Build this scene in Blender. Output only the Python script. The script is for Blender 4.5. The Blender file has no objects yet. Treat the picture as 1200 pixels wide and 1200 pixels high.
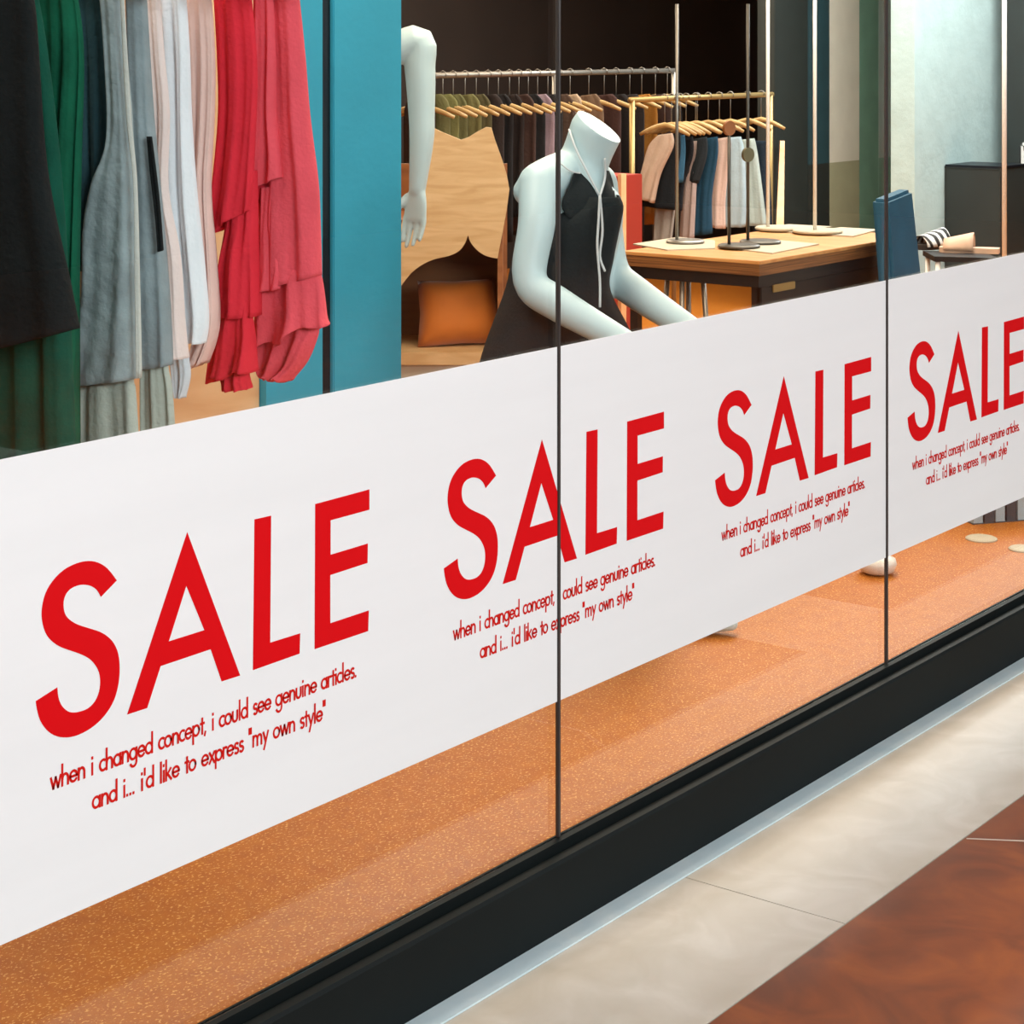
import bpy, bmesh, math, random
from mathutils import Vector, Matrix
PI = math.pi
S = bpy.context.scene
COL = S.collection

# ------------------------------------------------------------------ camera, world, lights, exposure
F = 2400.0                       # focal length in pixels of the 1200 px frame
EYE = Vector((0.0, -2.165, 1.58))
AL = math.atan(1816.0 / F)       # angle between view axis and the shop window
CA, SA = math.cos(AL), math.sin(AL)
FWD = Vector((CA, SA, 0)); RGT = Vector((SA, -CA, 0))
HZ = 50.0
cam_d = bpy.data.cameras.new('camera'); cam = bpy.data.objects.new('camera', cam_d); COL.objects.link(cam)
cam_d.sensor_width = 36.0; cam_d.lens = F / 1200.0 * 36.0; cam_d.shift_y = -(600.0 - HZ) / 1200.0
cam_d.clip_start = 0.05; cam_d.clip_end = 100
cam.location = EYE
cam.rotation_euler = (PI / 2, 0, math.atan2(FWD.y, FWD.x) - PI / 2)
S.camera = cam

W = bpy.data.worlds.new('world'); S.world = W; W.use_nodes = True
W.node_tree.nodes['Background'].inputs[0].default_value = (0.72, 0.86, 1.0, 1)
W.node_tree.nodes['Background'].inputs[1].default_value = 0.25

def area(name, loc, target, sx, sy, power, col):
    d = bpy.data.lights.new(name, 'AREA'); d.shape = 'RECTANGLE'; d.size = sx; d.size_y = sy
    d.energy = power; d.color = col
    o = bpy.data.objects.new(name, d); COL.objects.link(o); o.location = loc
    o.rotation_euler = (Vector(target) - Vector(loc)).to_track_quat('-Z', 'Y').to_euler()
    return o
COOL = (0.88, 0.96, 1.0); WARM = (1.0, 0.80, 0.58)
area('mall_ceiling_light', (0.7, -4.6, 3.0), (1.4, 0.0, 0.7), 2.6, 1.6, 280, COOL)
area('mall_ceiling_light', (5.2, -5.6, 3.0), (5.2, 0.0, 0.7), 3.0, 1.6, 150, COOL)
area('mall_ceiling_light', (9.5, -5.6, 3.0), (9.5, 0.0, 0.7), 3.0, 1.6, 130, COOL)
area('shop_ceiling_or_fill_light', (2.6, 1.0, 2.95), (2.6, 1.0, 0), 2.2, 0.9, 62, (1.0, 0.93, 0.82))
area('shop_ceiling_or_fill_light', (5.0, 1.2, 2.95), (5.0, 1.2, 0), 2.2, 1.2, 85, WARM)
area('shop_ceiling_or_fill_light', (7.6, 2.0, 2.95), (7.6, 2.0, 0), 2.2, 1.2, 125, (1.0, 0.88, 0.72))
area('shop_ceiling_or_fill_light', (10.6, 1.9, 2.95), (10.6, 1.9, 0), 2.6, 1.4, 190, (0.95, 0.99, 1.0))
area('shop_ceiling_or_fill_light', (8.5, 4.9, 2.95), (8.5, 4.9, 0), 3.0, 1.2, 130, WARM)
area('shop_ceiling_or_fill_light', (9.6, 3.1, 2.95), (9.9, 3.5, 0), 1.6, 0.5, 60, (1.0, 0.97, 0.92))  # extra fill light, added to brighten the columns at the back
S.view_settings.view_transform = 'Standard'; S.view_settings.look = 'None'
S.view_settings.gamma = 1.0; S.view_settings.use_curve_mapping = False
S.view_settings.exposure = 0.0

# ------------------------------------------------------------------ projection helpers (picture point -> place)
def pt(px, py, zc):
    """point at depth zc along the view axis"""
    p = EYE + FWD * zc + RGT * ((px - 600) * zc / F)
    p.z = EYE.z - (py - HZ) * zc / F
    return p
def zc_at(px, Y):
    return (Y - EYE.y) / (SA - (px - 600) / F * CA)
def ptY(px, py, Y): return pt(px, py, zc_at(px, Y))
def ptZ(px, py, z): return pt(px, py, F * (EYE.z - z) / (py - HZ))
def ptP(px, py, c, e):
    """point on the upright plane through c along e; returns (u, z)"""
    d = FWD + RGT * ((px - 600) / F)
    n = Vector((-e.y, e.x, 0))
    t = (Vector((c.x, c.y, 0)) - Vector((EYE.x, EYE.y, 0))).dot(n) / d.dot(n)
    p = EYE + d * t
    return (Vector((p.x - c.x, p.y - c.y, 0))).dot(e), EYE.z - (py - HZ) * t / F

# ------------------------------------------------------------------ materials
def lin(h):
    h = h.lstrip('#'); r = []
    for i in (0, 2, 4):
        c = int(h[i:i+2], 16) / 255.0
        r.append(c / 12.92 if c <= 0.04045 else ((c + 0.055) / 1.055) ** 2.4)
    return tuple(r) + (1.0,)
def mat(name, hexc, rough=0.6, metal=0.0, var=0.0, vscale=8.0, bump=0.0, bscale=60.0, coat=0.0, sheen=0.0, spec=None, aniso=None):
    m = bpy.data.materials.new(name); m.use_nodes = True
    nt = m.node_tree; b = nt.nodes['Principled BSDF']
    c = lin(hexc)
    b.inputs['Base Color'].default_value = c
    b.inputs['Roughness'].default_value = rough; b.inputs['Metallic'].default_value = metal
    if coat: b.inputs['Coat Weight'].default_value = coat; b.inputs['Coat Roughness'].default_value = 0.15
    if sheen: b.inputs['Sheen Weight'].default_value = sheen
    if spec is not None: b.inputs['Specular IOR Level'].default_value = spec
    tc = nt.nodes.new('ShaderNodeTexCoord'); mp = nt.nodes.new('ShaderNodeMapping')
    nt.links.new(tc.outputs['Object'], mp.inputs['Vector'])
    if aniso: mp.inputs['Scale'].default_value = aniso
    if var:
        n = nt.nodes.new('ShaderNodeTexNoise'); n.inputs['Scale'].default_value = vscale; n.inputs['Detail'].default_value = 6
        r = nt.nodes.new('ShaderNodeValToRGB')
        r.color_ramp.elements[0].position = 0.3; r.color_ramp.elements[1].position = 0.7
        r.color_ramp.elements[0].color = tuple(x * (1 - var) for x in c[:3]) + (1,)
        r.color_ramp.elements[1].color = tuple(min(1, x * (1 + var)) for x in c[:3]) + (1,)
        nt.links.new(mp.outputs[0], n.inputs['Vector']); nt.links.new(n.outputs['Fac'], r.inputs[0])
        nt.links.new(r.outputs[0], b.inputs['Base Color'])
    if bump:
        n2 = nt.nodes.new('ShaderNodeTexNoise'); n2.inputs['Scale'].default_value = bscale; n2.inputs['Detail'].default_value = 4
        bp = nt.nodes.new('ShaderNodeBump'); bp.inputs['Strength'].default_value = bump; bp.inputs['Distance'].default_value = 0.01
        nt.links.new(mp.outputs[0], n2.inputs['Vector']); nt.links.new(n2.outputs['Fac'], bp.inputs['Height'])
        nt.links.new(bp.outputs[0], b.inputs['Normal'])
    return m
FAB = {}
def fab(hexc, var=0.08, bump=0.35, bscale=90, rough=0.9):
    k = (hexc, var, bump, bscale)
    if k not in FAB: FAB[k] = mat('fabric_' + hexc[1:], hexc, rough, var=var, vscale=14, bump=bump, bscale=bscale, spec=0.2)
    return FAB[k]
def wood(name, a, b_, scale=(1, 9, 9), rough=0.45, coat=0.0):
    m = bpy.data.materials.new(name); m.use_nodes = True; nt = m.node_tree; b = nt.nodes['Principled BSDF']
    tc = nt.nodes.new('ShaderNodeTexCoord'); mp = nt.nodes.new('ShaderNodeMapping'); mp.inputs['Scale'].default_value = scale
    n = nt.nodes.new('ShaderNodeTexNoise'); n.inputs['Scale'].default_value = 3.0; n.inputs['Detail'].default_value = 8; n.inputs['Distortion'].default_value = 0.6
    r = nt.nodes.new('ShaderNodeValToRGB'); r.color_ramp.elements[0].position = 0.35; r.color_ramp.elements[1].position = 0.65
    r.color_ramp.elements[0].color = lin(a); r.color_ramp.elements[1].color = lin(b_)
    nt.links.new(tc.outputs['Object'], mp.inputs[0]); nt.links.new(mp.outputs[0], n.inputs['Vector'])
    nt.links.new(n.outputs['Fac'], r.inputs[0]); nt.links.new(r.outputs[0], b.inputs['Base Color'])
    b.inputs['Roughness'].default_value = rough
    if coat: b.inputs['Coat Weight'].default_value = coat
    return m
def glass_mat():
    m = bpy.data.materials.new('window_glass'); m.use_nodes = True; nt = m.node_tree; nt.nodes.clear()
    o = nt.nodes.new('ShaderNodeOutputMaterial'); mx = nt.nodes.new('ShaderNodeMixShader'); fr = nt.nodes.new('ShaderNodeFresnel')
    t = nt.nodes.new('ShaderNodeBsdfTransparent'); g = nt.nodes.new('ShaderNodeBsdfGlossy')
    ge = nt.nodes.new('ShaderNodeNewGeometry'); ml = nt.nodes.new('ShaderNodeMath'); ml.operation = 'MULTIPLY_ADD'   # both faces of the pane see air outside
    ml.inputs[1].default_value = 1 / 1.5 - 1.5; ml.inputs[2].default_value = 1.5
    nt.links.new(ge.outputs['Backfacing'], ml.inputs[0]); nt.links.new(ml.outputs[0], fr.inputs['IOR'])
    g.inputs['Roughness'].default_value = 0.0
    t.inputs[0].default_value = (0.975, 0.99, 0.985, 1); g.inputs[0].default_value = (0.95, 0.98, 1.0, 1)
    nt.links.new(fr.outputs[0], mx.inputs[0]); nt.links.new(t.outputs[0], mx.inputs[1]); nt.links.new(g.outputs[0], mx.inputs[2])
    nt.links.new(mx.outputs[0], o.inputs[0])
    return m
def cork_mat():
    m = bpy.data.materials.new('cork_floor'); m.use_nodes = True; nt = m.node_tree; b = nt.nodes['Principled BSDF']
    tc = nt.nodes.new('ShaderNodeTexCoord')
    n = nt.nodes.new('ShaderNodeTexNoise'); n.inputs['Scale'].default_value = 24; n.inputs['Detail'].default_value = 8
    r = nt.nodes.new('ShaderNodeValToRGB'); r.color_ramp.elements[0].position = 0.3; r.color_ramp.elements[1].position = 0.75
    r.color_ramp.elements[0].color = lin('#a4580f'); r.color_ramp.elements[1].color = lin('#b46a18')
    v = nt.nodes.new('ShaderNodeTexVoronoi'); v.inputs['Scale'].default_value = 105; v.inputs['Randomness'].default_value = 1.0
    mp = nt.nodes.new('ShaderNodeMapping'); mp.inputs['Rotation'].default_value = (0, 0, 0.7); mp.inputs['Scale'].default_value = (1, 1.5, 1)
    n3 = nt.nodes.new('ShaderNodeTexNoise'); n3.inputs['Scale'].default_value = 130; n3.inputs['Detail'].default_value = 2
    r2 = nt.nodes.new('ShaderNodeValToRGB'); r2.color_ramp.elements[0].position = 0.585; r2.color_ramp.elements[1].position = 0.64
    r2.color_ramp.elements[0].color = (0, 0, 0, 1); r2.color_ramp.elements[1].color = (0.75, 0.75, 0.75, 1)
    mx = nt.nodes.new('ShaderNodeMixRGB'); mx.inputs[2].default_value = lin('#e6b268')
    L = nt.links.new
    L(tc.outputs['Object'], n.inputs['Vector']); L(n.outputs['Fac'], r.inputs[0])
    L(tc.outputs['Object'], mp.inputs[0]); L(mp.outputs[0], n3.inputs['Vector']); L(n3.outputs['Fac'], r2.inputs[0])
    L(r2.outputs[0], mx.inputs[0]); L(r.outputs[0], mx.inputs[1]); L(mx.outputs[0], b.inputs['Base Color'])
    b.inputs['Roughness'].default_value = 0.55; b.inputs['Specular IOR Level'].default_value = 0.3
    return m
def marble_mat(name, a, b_, c_, rough, sc=3.0, spec=0.5):
    m = bpy.data.materials.new(name); m.use_nodes = True; nt = m.node_tree; b = nt.nodes['Principled BSDF']
    tc = nt.nodes.new('ShaderNodeTexCoord')
    n = nt.nodes.new('ShaderNodeTexNoise'); n.inputs['Scale'].default_value = sc; n.inputs['Detail'].default_value = 9; n.inputs['Distortion'].default_value = 1.2
    r = nt.nodes.new('ShaderNodeValToRGB'); e = r.color_ramp.elements
    e[0].position = 0.3; e[0].color = lin(a); e[1].position = 0.72; e[1].color = lin(c_)
    k = e.new(0.52); k.color = lin(b_)
    nt.links.new(tc.outputs['Object'], n.inputs['Vector']); nt.links.new(n.outputs['Fac'], r.inputs[0]); nt.links.new(r.outputs[0], b.inputs['Base Color'])
    b.inputs['Roughness'].default_value = rough; b.inputs['Specular IOR Level'].default_value = spec
    return m
M = dict(
    glass=glass_mat(), cork=cork_mat(),
    cream=marble_mat('cream_marble', '#bcb09f', '#c4b9aa', '#cec4b7', 0.35, 7),
    brown=marble_mat('brown_granite', '#672f0b', '#7d3b10', '#924913', 0.35, 6, 0.25),
    strip=marble_mat('pale_strip', '#bfd2d8', '#cbdade', '#d8e2e2', 0.3, 5),
    frame=mat('black_aluminium', '#0f1414', 0.55, 0.0, var=0.15, vscale=3, spec=0.12),
    gasket=mat('grey_gasket', '#4a4441', 0.35, 0.4), film=mat('white_film', '#ebeae9', 0.5, var=0.015, vscale=2.5, aniso=(0.4, 1, 6)),
    red=mat('red_vinyl', '#d4040e', 0.6, spec=0.12), redprint=mat('red_print', '#cc1810', 0.6, spec=0.12),
    wall=mat('plaster_white', '#d8d4cc', 0.9, var=0.04), dark=mat('dark_wall', '#2a2320', 0.85, var=0.2, vscale=2),
    ceil=mat('ceiling_paint', '#d9d6d0', 0.9), mallwall=mat('mall_wall', '#3a3a3c', 0.8, var=0.2, vscale=1.0),
    teal=mat('teal_paint', '#2a94ae', 0.75, var=0.07, vscale=3, bump=0.1, bscale=40),
    slot=mat('dark_metal', '#10161e', 0.4, 0.3), concrete=mat('pale_concrete', '#a9bfbd', 0.9, var=0.07, vscale=7, bump=0.3, bscale=25),
    ply=wood('pale_plywood', '#c7a473', '#d9ba8b', (2, 2, 14)), tanply=wood('tan_plywood', '#d3a070', '#e3b88a', (1, 1, 4)),
    brownwood=wood('brown_wood', '#7c4a24', '#996236', (1, 1, 6)),
    tabletop=wood('table_wood', '#c08447', '#d9a263', (9, 1.2, 9), 0.4), tableedge=wood('table_edge_wood', '#4a2c18', '#a06c3c', (1, 1, 110), 0.5),
    blackmetal=mat('black_metal', '#17191b', 0.45, 0.2), steel=mat('brushed_steel', '#8d8a84', 0.35, 0.7, var=0.1),
    darksteel=mat('dark_steel', '#55534e', 0.4, 0.6), whitemetal=mat('white_metal', '#e6e4de', 0.4), brass=mat('brass', '#a38a58', 0.4, 0.6), greenbrass=mat('aged_brass', '#6b6850', 0.45, 0.5),
    board=mat('pale_board', '#b7af9b', 0.7, var=0.05), hanger=wood('hanger_wood', '#a07f4c', '#b99a66', (4, 4, 4)),
    manq=mat('mannequin_white', '#b6cdd2', 0.42, var=0.0), orange=mat('orange_velvet', '#c06a18', 0.75, var=0.15, vscale=6, sheen=0.3),
    navy=mat('navy_upholstery', '#14506c', 0.8, var=0.12, vscale=10, bump=0.2), blackbox=mat('black_laminate', '#232a28', 0.6, var=0.1),
    redcab=mat('red_lacquer', '#9c2f22', 0.5, var=0.1, vscale=3), khaki=mat('khaki_paint', '#a9aa8c', 0.8, var=0.06),
    offwhite=mat('off_white_paint', '#e2e0d2', 0.8, var=0.05), seagreen=mat('sea_green_panel', '#7aa796', 0.6, var=0.08),
    deepteal=mat('deep_teal_panel', '#23424a', 0.6, var=0.1), sandal=mat('sandal_leather', '#cfab90', 0.7, var=0.06), rubber=mat('dark_rubber', '#26221f', 0.8),
    joint=mat('pale_joint', '#cdbfb0', 0.4), greyjoint=mat('grey_joint', '#8d867c', 0.5), plinth=mat('white_plinth', '#d0cec8', 0.7),
)
def zebra_mat():
    m = bpy.data.materials.new('zebra_print'); m.use_nodes = True; nt = m.node_tree; b = nt.nodes['Principled BSDF']
    tc = nt.nodes.new('ShaderNodeTexCoord'); w = nt.nodes.new('ShaderNodeTexWave'); w.inputs['Scale'].default_value = 9; w.inputs['Distortion'].default_value = 5
    r = nt.nodes.new('ShaderNodeValToRGB'); r.color_ramp.interpolation = 'CONSTANT'; r.color_ramp.elements[1].position = 0.5
    r.color_ramp.elements[0].color = lin('#181818'); r.color_ramp.elements[1].color = lin('#d8d8d4')
    nt.links.new(tc.outputs['Object'], w.inputs['Vector']); nt.links.new(w.outputs['Fac'], r.inputs[0]); nt.links.new(r.outputs[0], b.inputs['Base Color'])
    b.inputs['Roughness'].default_value = 0.7
    return m
M['zebra'] = zebra_mat()

# ------------------------------------------------------------------ object helpers
def link(name, me, m=None, parent=None, smooth=False):
    me.name = name
    o = bpy.data.objects.new(name, me); COL.objects.link(o)
    if m is not None:
        for x in (m if isinstance(m, (list, tuple)) else [m]): me.materials.append(x)
    if smooth:
        for p in me.polygons: p.use_smooth = True
    if parent is not None:
        o.parent = parent; o.matrix_parent_inverse = Matrix.Translation(-parent.location)
    return o
def bm_obj(name, bm, m=None, parent=None, smooth=False):
    bmesh.ops.recalc_face_normals(bm, faces=bm.faces[:])
    me = bpy.data.meshes.new(name); bm.to_mesh(me); bm.free()
    return link(name, me, m, parent, smooth)
def tag(o, label=None, cat=None, group=None, kind=None):
    if label: o['label'] = label
    if cat: o['category'] = cat
    if group: o['group'] = group
    if kind: o['kind'] = kind
    return o
def thing(name, loc, label, cat, group=None):
    o = bpy.data.objects.new(name, None); COL.objects.link(o); o.location = loc; o.empty_display_size = 0.1
    return tag(o, label, cat, group)
def struct(name, bm, m, label=None):
    o = bm_obj(name, bm, m); o['kind'] = 'structure'
    if label: o['label'] = label
    return o
def box(bm, x0, x1, y0, y1, z0, z1, bevel=0.0, mi=0):
    r = bmesh.ops.create_cube(bm, size=1.0)
    vs = r['verts']
    for v in vs:
        v.co = Vector((x0 + (v.co.x + .5) * (x1 - x0), y0 + (v.co.y + .5) * (y1 - y0), z0 + (v.co.z + .5) * (z1 - z0)))
    fs = list({f for v in vs for f in v.link_faces})
    for f in fs: f.material_index = mi
    if bevel:
        es = list({e for v in vs for e in v.link_edges})
        bmesh.ops.bevel(bm, geom=es, offset=bevel, segments=2, affect='EDGES')
    return bm
def nbox(*a, **k): return box(bmesh.new(), *a, **k)
def tube(bm, pts, rad, n=10, cap=True):
    """sweep a ring of radius rad (number or list) along pts"""
    pts = [Vector(p) for p in pts]; rings = []
    rr = rad if isinstance(rad, (list, tuple)) else [rad] * len(pts)
    prev = None
    for i, p in enumerate(pts):
        t = (pts[min(i + 1, len(pts) - 1)] - pts[max(i - 1, 0)]).normalized()
        if prev is None:
            a = Vector((0, 0, 1)) if abs(t.z) < 0.9 else Vector((1, 0, 0))
            u = t.cross(a).normalized()
        else:
            u = (prev - t * prev.dot(t)).normalized()
        prev = u; v = t.cross(u)
        rings.append([bm.verts.new(p + (u * math.cos(2 * PI * k / n) + v * math.sin(2 * PI * k / n)) * rr[i]) for k in range(n)])
    for a, b in zip(rings, rings[1:]):
        for k in range(n): bm.faces.new((a[k], a[(k + 1) % n], b[(k + 1) % n], b[k]))
    if cap:
        bm.faces.new(rings[0][::-1]); bm.faces.new(rings[-1])
    return bm
def lathe(bm, prof, c, n=32):
    rings = [[bm.verts.new((c[0] + r * math.cos(2 * PI * k / n), c[1] + r * math.sin(2 * PI * k / n), c[2] + z)) for k in range(n)] for r, z in prof]
    for a, b in zip(rings, rings[1:]):
        for k in range(n): bm.faces.new((a[k], a[(k + 1) % n], b[(k + 1) % n], b[k]))
    bm.faces.new(rings[0][::-1]); bm.faces.new(rings[-1]); return bm
def cr(p, n=6, closed=False):
    """Catmull-Rom resample of tuples / Vectors"""
    out = []; L = len(p); g = lambda i: p[i % L] if closed else p[max(0, min(L - 1, i))]
    for i in range(L if closed else L - 1):
        a, b, c, d = g(i - 1), g(i), g(i + 1), g(i + 2)
        for k in range(n):
            t = k / n
            out.append(tuple(0.5 * (2 * b[j] + (c[j] - a[j]) * t + (2 * a[j] - 5 * b[j] + 4 * c[j] - d[j]) * t * t + (3 * b[j] - a[j] - 3 * c[j] + d[j]) * t ** 3) for j in range(len(b))))
    if not closed: out.append(tuple(p[-1]))
    return out
def prism(bm, pts, n, thick, mi=0):
    """extrude the closed 3D outline pts by thick along n"""
    n = Vector(n).normalized()
    a = [bm.verts.new(Vector(p)) for p in pts]; b = [bm.verts.new(Vector(p) + n * thick) for p in pts]
    f1 = bm.faces.new(a); f2 = bm.faces.new(b[::-1]); f1.normal_update(); f2.normal_update(); f1.material_index = f2.material_index = mi
    L = len(pts)
    for k in range(L):
        f = bm.faces.new((a[k], b[k], b[(k + 1) % L], a[(k + 1) % L])); f.material_index = mi
    bmesh.ops.triangulate(bm, faces=[f1, f2])
    return bm
EU = Vector((0.25, -0.968, 0)).normalized()      # hanging garments: across-direction
def drape(levels, c, e=EU, thick=0.05, folds=5, amp=0.012, seed=0, nsub=7, N=64, hemwave=0.0, solid=0.003, flare=1.0, const=False):
    """cloth shell lofted through picture-measured levels (xl,yl,xr,yr) hanging in the upright plane through c along e"""
    rnd = random.Random(seed); ph = [rnd.uniform(0, 6.28) for _ in range(6)]
    nrm = Vector((e.y, -e.x, 0)); nrm = nrm if nrm.dot(FWD) < 0 else -nrm
    lv = cr([tuple(map(float, l)) for l in levels], nsub)
    bm = bmesh.new(); rings = []
    T = len(lv) - 1
    for j, (xl, yl, xr, yr) in enumerate(lv):
        t = j / T
        ul, zl = ptP(xl, yl, c, e); ur, zr = ptP(xr, yr, c, e)
        ring = []
        for k in range(N):
            a = 2 * PI * k / N
            ca, sa = math.cos(a), math.sin(a)
            s = 0.5 - 0.5 * math.copysign(abs(ca) ** 0.8, ca)
            env = abs(sa) ** 0.7
            g = (0.25 + 0.75 * t ** 0.8) * flare
            w = math.sin(folds * PI * s + ph[0] + 1.3 * math.sin(2.2 * t + ph[1])) + 0.5 * math.sin(2.3 * folds * PI * s + ph[2] + 2 * t) + 0.35 * math.sin(3.0 * t * 3 + ph[3] + s * 4)
            d = math.copysign(env, sa) * thick * ((0.88 + 0.12 * min(1, t * 4)) if const else 0.35 + 0.65 * g) + w * amp * g * (env * 0.8 + 0.2)
            u = ul + (ur - ul) * s
            z = zl + (zr - zl) * s + hemwave * (t ** 6) * math.sin(folds * PI * s + ph[4] + (0.8 if sa > 0 else 0))
            p = Vector((c.x, c.y, 0)) + e * u + nrm * d; p.z = z
            ring.append(bm.verts.new(p))
        rings.append(ring)
    for a, b in zip(rings, rings[1:]):
        for k in range(N): bm.faces.new((a[k], a[(k + 1) % N], b[(k + 1) % N], b[k]))
    if not const: bm.faces.new(rings[0])
    return bm
def drape_obj(name, bm, m, parent=None, solid=0.003):
    o = bm_obj(name, bm, m, parent, True)
    md = o.modifiers.new('thickness', 'SOLIDIFY'); md.thickness = solid; md.offset = -1
    return o
def union(name, bm, m, voxel, parent=None, smooth_it=4):
    """one continuous skin over overlapping limb solids"""
    bmesh.ops.recalc_face_normals(bm, faces=bm.faces[:])
    me = bpy.data.meshes.new('tmp'); bm.to_mesh(me); bm.free()
    t = bpy.data.objects.new('tmp', me); COL.objects.link(t)
    md = t.modifiers.new('r', 'REMESH'); md.mode = 'VOXEL'; md.voxel_size = voxel
    sm = t.modifiers.new('s', 'SMOOTH'); sm.iterations = smooth_it; sm.factor = 0.5
    dg = bpy.context.evaluated_depsgraph_get(); dg.update()
    out = bpy.data.meshes.new_from_object(t.evaluated_get(dg))
    bpy.data.objects.remove(t); bpy.data.meshes.remove(me)
    return link(name, out, m, parent, True)
def limb(bm, pts, radii, n=20, ex=None, sub=5):
    """tapered limb with rounded ends; radii number or (across, deep) with ex = across direction"""
    rad = [(r, r) if not isinstance(r, tuple) else r for r in radii]
    data = cr([tuple(p) + r for p, r in zip(pts, rad)], sub)
    P = [Vector(d[:3]) for d in data]; R = [(max(d[3], 1e-4), max(d[4], 1e-4)) for d in data]
    t0 = (P[0] - P[1]).normalized(); t1 = (P[-1] - P[-2]).normalized()
    def capseq(p, r, t): return [(p + t * min(r) * math.sin(a), (r[0] * math.cos(a), r[1] * math.cos(a))) for a in (0.5, 1.0, 1.35)]
    seq = [x for x in capseq(P[0], R[0], t0)][::-1] + list(zip(P, R)) + capseq(P[-1], R[-1], t1)
    rings = []; prev = None
    for i, (p, r) in enumerate(seq):
        t = (seq[min(i + 1, len(seq) - 1)][0] - seq[max(i - 1, 0)][0]).normalized()
        if ex is not None: u = (Vector(ex) - t * Vector(ex).dot(t)).normalized()
        elif prev is None:
            a = Vector((0, 0, 1)) if abs(t.z) < 0.9 else Vector((1, 0, 0)); u = t.cross(a).normalized()
        else: u = (prev - t * prev.dot(t)).normalized()
        prev = u; v = t.cross(u)
        rings.append([bm.verts.new(p + u * r[0] * math.cos(2 * PI * k / n) + v * r[1] * math.sin(2 * PI * k / n)) for k in range(n)])
    for a, b in zip(rings, rings[1:]):
        for k in range(n): bm.faces.new((a[k], a[(k + 1) % n], b[(k + 1) % n], b[k]))
    bm.faces.new(rings[0][::-1]); bm.faces.new(rings[-1])
    return bm
def hand(bm, wrist, d, side, nrm, k=1.0, curl=0.25, side_sign=1):
    """palm, four unequal fingers and a thumb; d = pointing direction, side = across palm, nrm = palm-side normal"""
    d = Vector(d).normalized(); side = (Vector(side) - d * Vector(side).dot(d)).normalized(); nrm = d.cross(side).normalized() * side_sign
    wrist = Vector(wrist)
    limb(bm, [wrist, wrist + d * 0.035 * k, wrist + d * 0.085 * k], [(0.024 * k, 0.019 * k), (0.034 * k, 0.015 * k), (0.038 * k, 0.012 * k)], ex=side, n=16)
    for i, (off, ln) in enumerate(((-0.030, 0.070), (-0.0105, 0.082), (0.0105, 0.076), (0.030, 0.060))):
        b = wrist + d * 0.080 * k + side * off * k
        ang = curl * (1 + 0.15 * i); p1 = b + (d * math.cos(ang) + nrm * math.sin(ang)) * ln * 0.45 * k
        p2 = p1 + (d * math.cos(ang * 2) + nrm * math.sin(ang * 2)) * ln * 0.32 * k
        p3 = p2 + (d * math.cos(ang * 2.7) + nrm * math.sin(ang * 2.7)) * ln * 0.23 * k
        limb(bm, [b, p1, p2, p3], [0.0086 * k, 0.0078 * k, 0.0072 * k, 0.006 * k], n=10, sub=3)
    b = wrist + d * 0.025 * k - side * 0.028 * k
    p1 = b + (d * 0.7 - side * 0.45 + nrm * 0.45).normalized() * 0.042 * k
    p2 = p1 + (d * 0.92 - side * 0.12 + nrm * 0.35).normalized() * 0.03 * k
    limb(bm, [b, p1, p2], [0.0135 * k, 0.0105 * k, 0.0075 * k], n=10, sub=3)

# ------------------------------------------------------------------ the setting
SEAMS = [3.0 + 1.295 * k for k in range(-3, 6)]
X0, X1 = SEAMS[0], SEAMS[-1]
STORE_D = 6.5
struct('floor', nbox(X0, 17.0, 0.0, STORE_D, -0.1, 0.0), M['cork'], 'flecked orange cork floor inside the shop')
# floor of the passage: cream border, cream cross strip, brown granite panels
bm = bmesh.new(); BY = -0.428
ts = [-4, 4.70, 5.18, 17]
bs = bmesh.new()
def slab(x0, x1, y0, y1, mi): box(bm, x0, x1, y0, y1, -0.1, 0.0, mi=mi)
for xa, xb in ((-4, 1.48), (1.483, 3.288), (3.291, 5.093), (5.096, 6.9), (6.903, 17)): slab(xa, xb, BY + 0.004, 0.0, 0)
slab(-4, 4.697, -9, BY, 1); slab(4.70, 5.18, -9, BY, 0); slab(5.183, 17, -9, BY, 1)
slab(-4, 17, -9, 0.0, 2)
for v in bm.verts:
    pass
for f in bm.faces:
    if f.material_index == 2:
        for v in f.verts: v.co.z -= 0.0
o = None
for f in list(bm.faces):
    if f.material_index == 2:
        for v in f.verts:
            if v.co.z > -0.05: v.co.z = -0.0015
struct('floor_outside', bm, [M['cream'], M['brown'], M['greyjoint']], 'cream marble border and brown granite passage floor')
bm = bmesh.new()
a = Vector((3.785, BY - 0.004, 0.0004)); b = Vector((3.845, BY - 0.105, 0.0004)); c = Vector((3.83, BY - 0.42, 0.0004))
for p, q in ((a, b), (b, c)):
    n = Vector((-(q - p).y, (q - p).x, 0)).normalized() * 0.0022
    prism(bm, [p - n, q - n, q + n, p + n], (0, 0, 1), 0.0006)
tag(bm_obj('trim_4', bm, M['joint']), kind='structure')
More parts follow.
